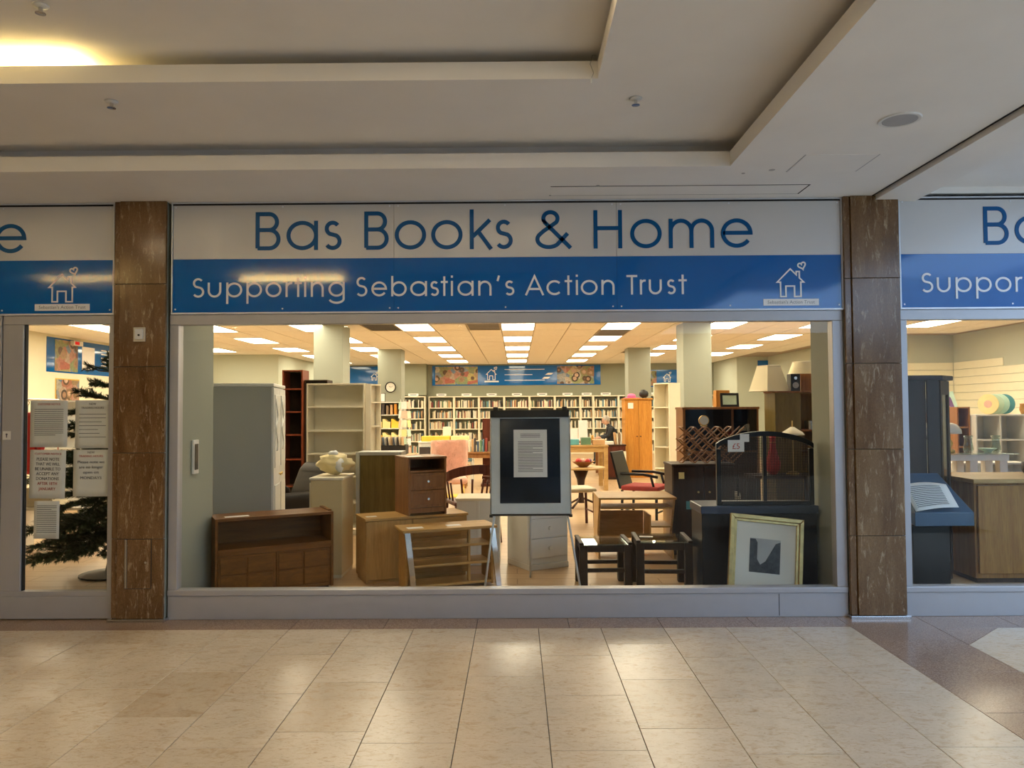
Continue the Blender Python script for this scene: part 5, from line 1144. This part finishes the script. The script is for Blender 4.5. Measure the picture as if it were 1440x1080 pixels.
# back wall banners
def banner(name, label, x, y, z, W, H, photos, rz=0):
    t = thing(name, label, 'banner', (x, y, z), rz); part('board', B(0, W, 0, .012, 0, H), 'sign_blue', t)
    for a, b in photos: part('photo_panel', B(a, b, -.004, -.0005, .03, H - .03), 'photo_collage', t)
    return t
t = banner('wall_banner', 'long blue banner with photographs of faces above the back bookcases', -2.72, 19.18, 2.215, 5.46, .64, [(.10, 1.48), (4.05, 5.25)])
house_logo(t, 1.92, .17, 1.6, -.002, 'letter_white', .02); part('logo_label', B(1.70, 2.16, -.004, -.0005, .10, .145), 'letter_white', t)
for z in (.50, .33, .15): part('wording', B(2.35, 3.65 - .4 * (z == .33), -.003, -.0005, z, z + .018), 'letter_white', t)
part('swoosh', MB().prism([(3.66, .33), (3.86, .33), (3.94, .39), (3.76, .39)], -.003, -.0005).prism([(3.56, .20), (3.76, .20), (3.84, .26), (3.64, .26)], -.003, -.0005), 'letter_white', t)
t = banner('wall_banner', 'short blue banner with white house logo behind the right far column', 4.15, 19.18, 2.13, 1.45, .55, [(.02, .40), (1.12, 1.43)]); house_logo(t, .74, .16, 1.2, -.002, 'letter_white', .018); part('logo_label', B(.56, .94, -.004, -.0005, .06, .12), 'letter_white', t)
t = banner('wall_banner', 'dark blue banner with photographs above the shelves behind the left columns', -5.9, 19.18, 1.60, 2.0, 1.25, [(.05, 1.95)]); house_logo(t, 1.3, .8, 1.0, -.006, 'letter_white', .018)
for o in t.children:
    if o.name.startswith('photo_panel'): o.scale = (1, 1, .42); o.location.z = .1
t = banner('wall_banner', 'blue banner with white text and a photograph on the left wall', -8.745, 8.7, 2.20, 4.0, .66, [(.25, 1.0)], 90)
part('text_box', B(1.15, 1.6, -.004, -.0005, .1, .56), 'letter_white', t)
for z in (.52, .44, .36, .28, .20): part('wording', B(1.85, 3.2, -.003, -.0005, z, z + .025), 'letter_white', t)
house_logo(t, 3.55, .12, 1.5, -.002, 'letter_white', .02)
banner('wall_banner', 'blue banner on the far wall above the tall olive cabinet', 7.0, 16.585, 2.25, 2.0, .55, [])

# ------------------------------------------------------------------ behind the right-hand window
for k in range(9):   # slat wall boards
    z = .95 + k * .155; part('slat', B(-.016, 0, -2.75 if z < 2.1 else -1.6, -.02, z + .004, z + .151), 'slat_cream', wr, .004, loc=(9.0, 10.26, 0))
wn = bpy.data.objects['wall_right_nook']
for k in range(9): z = .95 + k * .155; part('slat', B(7.31, 8.98, 10.243, 10.2595, z + .004, z + .151), 'slat_cream', wn, .004)
part('door_frame', B(8.96, 8.999, 7.05, 7.25, 0, 2.05), 'orange_pine', wr); part('pipe', MB().tube([(8.94, 7.30, 1.9), (8.94, 7.30, CZ)], .04, 10), 'grey_white', wr)
t = thing('exit_lamp', 'small red alarm lamp on the right wall near the ceiling', 'lamp', (8.999, 7.7, 2.80)); part('case', B(-.08, 0, -.16, .16, -.045, .045), 'red', t, .006); part('lens', B(-.086, -.0805, -.12, .12, -.03, .03), 'exit_red', t)
t = thing('exit_lamp', 'small red and white alarm lamp above the left wall banner', 'lamp', (-8.749, 9.6, 2.80)); part('case', B(0, .08, -.16, .16, -.045, .045), 'plastic_white', t, .006); part('lens', B(.0805, .086, -.12, .02, -.03, .03), 'exit_red', t)
t = thing('display_cabinet', 'tall near-black corner display cabinet with glass door behind the right pillar', 'cabinet', (3.10, .95, 0), 0)
W, D, H = .58, .45, 1.71
part('back_panel', B(0, .30, .02, D, .06, H - .04), 'espresso', t, .003); part('cornice', MB().prism([(-.02, -.02), (.42, -.02), (W + .03, .16), (W + .03, D + .02), (-.02, D + .02)], H - .0395, H, 'z'), 'espresso', t, .006); part('plinth', MB().prism([(0, 0), (.40, 0), (W, .18), (W, D), (0, D)], 0, .0595, 'z'), 'espresso', t, .004)
for z in (.42, .80, 1.18): part('shelf', MB().prism([(.305, .02), (.385, .02), (W - .02, .19), (W - .02, D - .02), (.305, D - .02)], z, z + .012, 'z'), 'espresso', t)
part('side_panel', B(W - .02, W, .20, D, .06, H - .04), 'espresso', t); part('front_stile', B(.30, .40, 0, .02, .06, H - .04), 'espresso', t, .002)
mb = MB(); P0, P1 = Vector((.405, .01, 0)), Vector((W - .005, .185, 0)); dv = (P1 - P0); nv = Vector((dv.y, -dv.x, 0)).normalized() * .012
def door_bar(u0, u1, z0, z1):
    a, b = P0 + dv * u0, P0 + dv * u1; mb.hexa([a - nv + Vector((0, 0, z0)), b - nv + Vector((0, 0, z0)), b + nv + Vector((0, 0, z0)), a + nv + Vector((0, 0, z0))], [a - nv + Vector((0, 0, z1)), b - nv + Vector((0, 0, z1)), b + nv + Vector((0, 0, z1)), a + nv + Vector((0, 0, z1))])
door_bar(0, .18, .065, H - .045); door_bar(.82, 1, .065, H - .045); door_bar(.18, .82, .065, .16); door_bar(.18, .82, H - .16, H - .045)
part('door', mb, 'espresso', t)
g = MB(); a, b = P0 + dv * .18, P0 + dv * .82; e = nv * .2; g.hexa([a - e + Vector((0, 0, .16)), b - e + Vector((0, 0, .16)), b + e + Vector((0, 0, .16)), a + e + Vector((0, 0, .16))], [a - e + Vector((0, 0, H - .16)), b - e + Vector((0, 0, H - .16)), b + e + Vector((0, 0, H - .16)), a + e + Vector((0, 0, H - .16))]); part('glass', g, 'cabinet_glass', t)
part('paper_label', MB().hexa([P0 + dv * .04 - nv * 1.2 + Vector((0, 0, 1.32)), P0 + dv * .22 - nv * 1.2 + Vector((0, 0, 1.32)), P0 + dv * .22 - nv * 1.1 + Vector((0, 0, 1.32)), P0 + dv * .04 - nv * 1.1 + Vector((0, 0, 1.32))], [P0 + dv * .04 - nv * 1.2 + Vector((0, 0, 1.48)), P0 + dv * .22 - nv * 1.2 + Vector((0, 0, 1.48)), P0 + dv * .22 - nv * 1.1 + Vector((0, 0, 1.48)), P0 + dv * .04 - nv * 1.1 + Vector((0, 0, 1.48))]), 'paper', t)
t = thing('counter', 'oak fronted shop counter behind the right-hand window', 'counter', (3.765, .92, 0), 0)
part('body', B(0, 1.6, .03, .62, .04, .82), 'counter_oak', t, .003); part('top_panel', B(-.03, 1.63, -.02, .65, .8205, .855), 'oak', t, .004); part('plinth', B(.02, 1.58, .05, .60, 0, .0395), 'dark_wood', t)
for k in range(3): part('front_panel', B(.02 + k * .53, .02 + k * .53 + .51, .005, .0295, .08, .80), 'counter_oak', t, .004)
for k in range(2): part('hinge', B(.531 + k * .53, .538 + k * .53, -.001, .0045, .16, .22), 'steel', t); part('hinge', B(.531 + k * .53, .538 + k * .53, -.001, .0045, .66, .72), 'steel', t)
# blue box with printed sheet
t = thing('document_box', 'dark blue box file tilted forward near the glass', 'box', (2.97, .42, 0), 0)
part('stand', B(.02, .30, .02, .22, 0, .56), 'black_paint', t, .004)
part('box_front', MB().hexa([(.0, -.06, .56), (.44, -.06, .56), (.44, .20, .62), (.0, .20, .62)], [(.0, -.06, .66), (.44, -.06, .66), (.34, .24, .93), (.06, .24, .93)]), 'folder_blue', t, .004)
mb = MB(); n = 8; vs = []
for i in range(n + 1):
    for j in range(n + 1):
        u, v = i / n, j / n; x = .0 + u * .32 + .02 * v * u; s_ = v; y = -.068 + .20 * s_ - .012 * math.sin(u * 3.1); z = .665 + .18 * s_ + .02 * math.sin(u * 3.1) + .03 * u * u * (1 - s_); vs.append((x, y - .006, z + .006))
mb.add(vs, [(i * (n + 1) + j, (i + 1) * (n + 1) + j, (i + 1) * (n + 1) + j + 1, i * (n + 1) + j + 1) for i in range(n) for j in range(n)])
t2 = thing('printed_sheet', 'curled printed page lying on the dark blue box file', 'paper', (2.97, .42, 0)); o = part('sheet', mb, 'paper', t2, smooth=True); s = o.modifiers.new('solid', 'SOLIDIFY'); s.thickness = .0008
mb = MB()
for k in range(12):
    v = .12 + k * .066; q = []
    for i in range(9):
        u = .08 + i * .09; x = u * .32 + .02 * v * u; y = -.068 + .20 * v - .012 * math.sin(u * 3.1); z = .665 + .18 * v + .02 * math.sin(u * 3.1) + .03 * u * u * (1 - v); q.append(Vector((x, y - .0085, z + .0085)))
    for i in range(8): mb.add([q[i], q[i + 1], q[i + 1] + Vector((0, .003, .004)), q[i] + Vector((0, .003, .004))], [(0, 1, 2, 3)])
part('body_copy', mb, 'ink', t2)
# glass console table
t = thing('console_table', 'glass topped console table with pale pillar legs behind the counter', 'table', (4.22, 2.3, 0), 0)
part('glass_top', B(0, .82, 0, .45, .965, .98), 'table_glass', t, .004); part('under_frame', B(.07, .75, .05, .40, .90, .9645), 'tray_white', t, .003); part('lower_shelf', B(.02, .80, .03, .42, .02, .06), 'tray_white', t, .003)
for x in (.08, .36, .66): part('leg', B(x, x + .08, .06, .14, .0605, .8995), 'tray_white', t, .004); part('leg', B(x, x + .08, .30, .38, .0605, .8995), 'tray_white', t, .004)
t = thing('table_lamp', 'gilt table lamp with white dome shade on the glass console', 'lamp', (4.44, 2.5, .9805)); part('base', MB().lathe([(.065, 0), (.065, .02), (.03, .04), (.05, .09), (.025, .14), (.035, .17)], 18), 'gold', t, smooth=True); part('shade', MB().lathe([(.13, .19), (.125, .23), (.09, .28), (.05, .30)], 24), 'porcelain', t, smooth=True)
for k, (x, lb) in enumerate([(4.64, 'clear glass jug beside the gilt lamp on the console'), (4.92, 'clear glass candle holder at the console end')]):
    o = part('glass_jug', MB().lathe([(.04, 0), (.05, .03), (.035, .12), (.045, .17), (.042, .17), (.03, .12), (.045, .03), (.02, .01)], 16), 'table_glass', None, smooth=True, loc=(x, 2.48, .9805)); tag(o, lb, 'jug')
bowl('glass_dish', 'wide mint green dish at the near end of the console', 4.80, 2.42, .9805, .085, 'mint')
# white cube shelving, plates, doll picture
t = thing('cube_shelf', 'white cube shelving unit topped with plates near the right wall', 'shelf', (6.00, 4.6, 0), 0)
W, D, H = 1.6, .36, 1.34; n = 5
for k in range(n + 1): part('upright', B(k * (W - .02) / n, k * (W - .02) / n + .02, 0, D, 0, H - .0205), 'white_paint', t, .002)
part('top_panel', B(0, W, 0, D, H - .02, H), 'white_paint', t, .002); part('back_panel', B(.0, W, D + .0005, D + .008, 0, H), 'cream_paint', t)
for z in (.02, .35, .68, .995):
    for k in range(n): part('shelf', B(k * (W - .02) / n + .0205, (k + 1) * (W - .02) / n - .0005, .002, D, z, z + .02), 'white_paint', t, .002)
for k, (c, lb) in enumerate([('yellow_pale', 'yellow plate with flower centre on the cube shelf, front of the row'), ('mint', 'mint green plate behind the yellow plate on cube shelf'), ('mint', 'second mint green plate in the row on cube shelf'), ('teal', 'teal plate at the end of the plate row')]):
    t = thing('plate', lb, 'plate', (6.22 + .09 * k, 4.68 + .03 * k, 1.3405), 0); t.rotation_euler = (0, 0, R_(-58)); part('plate_disc', MB().disc_y(0, -.006, .006, .135, .133, 28), c, t, .003); part('centre', MB().disc_y(0, -.009, -.0062, .135, .05, 20), 'porcelain' if k else 'pink_fur', t); part('stand', B(-.05, .05, -.03, .03, 0, .0015), 'gold', t)
o = part('ornament_pot', MB().lathe([(.04, 0), (.06, .06), (.05, .12), (.055, .14)], 16), 'orange_pine', None, smooth=True, loc=(6.72, 4.72, 1.3405)); tag(o, 'orange pot on the cube shelf right of the plates', 'pot')
t = thing('spice_shelf', 'narrow brown shelf tower standing beside the white cube shelving', 'shelf', (5.82, 4.7, 0), 0); open_case(t, .17, .25, 1.44, [.3, .62, .9, 1.16], 'rack_wood')
t = thing('canvas_picture', 'tilted painting of a figure in pink above the console', 'picture', (6.02, 5.15, 1.205), 0); t.rotation_euler = (R_(-8), R_(-12), 0); part('canvas', B(-.14, .14, 0, .025, 0, .44), 'mint', t, .003); part('painted_figure', MB().prism([(-.02, .02), (.09, .02), (.08, .2), (.05, .33), (.0, .36), (-.05, .3), (-.03, .2)], -.003, -.0003), 'pink_fur', t); part('painted_hair', MB().prism([(.04, .2), (.10, .12), (.08, .36), (.02, .42), (-.04, .38), (.02, .34)], -.005, -.0032), 'purple', t)
table('stand_table', 'plain white table under the painting of the figure', 5.4, 5.1, 0, .95, .45, 1.17, 'white_paint', .05)
t = thing('mirror', 'pale ornate mirror leaning beside the painting of the figure', 'mirror', (5.68, 5.2, 1.195), 0); t.rotation_euler = (R_(-8), R_(8), 0); part('frame', ring(-.13, .13, 0, .40, .03, 0, .02), 'cream_paint', t, .004); part('glass', B(-.10, .10, .006, .012, .03, .37), 'steel', t)
t = thing('shelf_block', 'white storage shelf standing on the floor under the console', 'shelf', (5.0, 3.4, 0), 0); open_case(t, .9, .3, .80, [.06, .40], 'white_paint')
for k in range(2): part('divider', B(.3 * (k + 1), .3 * (k + 1) + .015, .005, .28, .4185, .781), 'white_paint', t)
o = part('brown_pot', MB().lathe([(.06, 0), (.08, .03), (.075, .10), (.07, .10)], 16), 'dark_wood', None, smooth=True, loc=(4.55, 1.40, .856)); tag(o, 'small dark brown pot on the oak counter', 'pot')

# ------------------------------------------------------------------ behind the glass door: fir tree, shelves, garment
t = thing('fir_tree', 'green artificial fir tree standing inside the glass door', 'fir tree', (-3.62, 1.45, 0))
part('trunk', MB().tube([(0, 0, .03), (0, 0, 1.0), (0, 0, 1.92)], [.03, .022, .006], 8), 'bark', t); part('stand', MB().lathe([(.26, 0), (.26, .015), (.05, .04), (.035, .12)], 20), 'plastic_black', t)
def branch_mesh(L_, seed):
    r = random.Random(seed); mb = MB(); mb.cur = 0; mb.tube([(0, 0, 0), (L_ * .5, 0, -.02), (L_, 0, .02)], [.008, .006, .002], 5); mb.cur = 1
    twigs = [((0, 0, 0), (L_, 0, .015))]
    k = .14
    while k < L_ - .03:
        for s in (-1, 1):
            tl = (L_ - k) * .5 * r.uniform(.7, 1.1) + .04; twigs.append(((k, 0, -.01), (k + tl * .75, s * tl * .65, r.uniform(-.03, .03))))
        k += .06
    for a, b in twigs:
        a, b = Vector(a), Vector(b); d_ = b - a; n_ = max(6, int(d_.length / .006))
        for i in range(n_):
            p_ = a + d_ * (i / n_)
            for q in range(3):
                v_ = Vector((r.uniform(-1, 1), r.uniform(-1, 1), r.uniform(-1, 1))); v_ = (v_ - v_.project(d_)).normalized() * .032 + d_.normalized() * .028; e_ = d_.cross(v_).normalized() * .0042
                mb.add([p_ - e_, p_ + e_, p_ + v_], [(0, 1, 2)])
    return mb.mesh('branch', ['bark', 'needle'])
bms = [branch_mesh(L_, 11 + i) for i, L_ in enumerate((.80, .66, .52, .38, .24))]
z = .34; a = 0.; 
while z < 1.84:
    f = (z - .34) / 1.5; me = bms[min(4, int(f * 4.6))]
    for k in range(7 if f < .6 else 5):
        o = link('branch', me, t, (0, 0, z + rnd.uniform(-.03, .03)), (rnd.uniform(-.2, .2), R_(rnd.uniform(4, 18) - 30 * f * f), a + k * 2 * math.pi / (7 if f < .6 else 5) + rnd.uniform(-.2, .2))); o.scale = (1 - .15 * rnd.random(),) * 3
    a += .45; z += .135
o = link('branch', bms[4], t, (0, 0, 1.80), (0, R_(-88), 0))
o = part('price_tag', B(-.05, .05, 0, .002, -.02, .03), 'mint', None, loc=(-3.42, 1.20, 1.60)); bpy.data.objects.remove(o)
t = thing('wall_shelf', 'tall white open shelf against the left wall beyond the door', 'shelf', (-7.15, 6.1, 0), 8); open_case(t, .75, .3, 1.62, [.1, .5, .88, 1.22], 'white_paint')
t = thing('hanging_coat', 'red coat hanging on a rail beyond the glass door', 'coat', (-5.78, 3.6, 0)); part('garment', MB().hexa([(-.16, -.09, .72), (.14, -.09, .72), (.14, .09, .72), (-.16, .09, .72)], [(-.10, -.05, 1.45), (.12, -.05, 1.45), (.12, .05, 1.45), (-.10, .05, 1.45)]), 'red', t, .04); part('sleeve', MB().tube([(.11, 0, 1.42), (.18, -.02, 1.1), (.17, -.04, .85)], [.05, .05, .045], 8), 'red', t, smooth=True); part('hanger', MB().tube([(0, 0, 1.44), (0, 0, 1.53), (.02, 0, 1.56), (0, 0, 1.59)], .005, 6), 'steel', t)
t = thing('clothes_rail', 'chrome clothes rail holding the red coat', 'rail', (-5.78, 3.6, 0)); part('bar', MB().tube([(0, -.6, 1.60), (0, .6, 1.60)], .012, 8), 'steel', t)
for y in (-.6, .6): part('post', MB().tube([(0, y, .02), (0, y, 1.60)], .012, 8), 'steel', t); part('foot', MB().tube([(-.22, y, .015), (.22, y, .015)], .014, 8), 'steel', t)
t = thing('wall_poster', 'orange and yellow poster on the left wall below the banner', 'poster', (-8.745, 9.0, 1.45)); part('print', B(0, .01, 0, .75, 0, .62), 'photo_collage', t); part('border', B(-.001, .0, -.02, .77, -.02, .64), 'yellow', t)
t = thing('low_bench', 'low white bench with boxes beyond the door, behind notices', 'bench', (-5.35, 2.6, 0)); part('seat_board', B(0, .8, 0, .4, .42, .45), 'tray_white', t, .004)
for a in (.02, .74): part('leg', B(a, a + .04, .02, .38, 0, .4195), 'tray_white', t)
o = part('box', B(0, .3, 0, .28, 0, .2), 'book_1', None, .004, loc=(-5.2, 2.66, .4505)); tag(o, 'buff cardboard box on the low white bench', 'box')

bpy.context.view_layer.update()
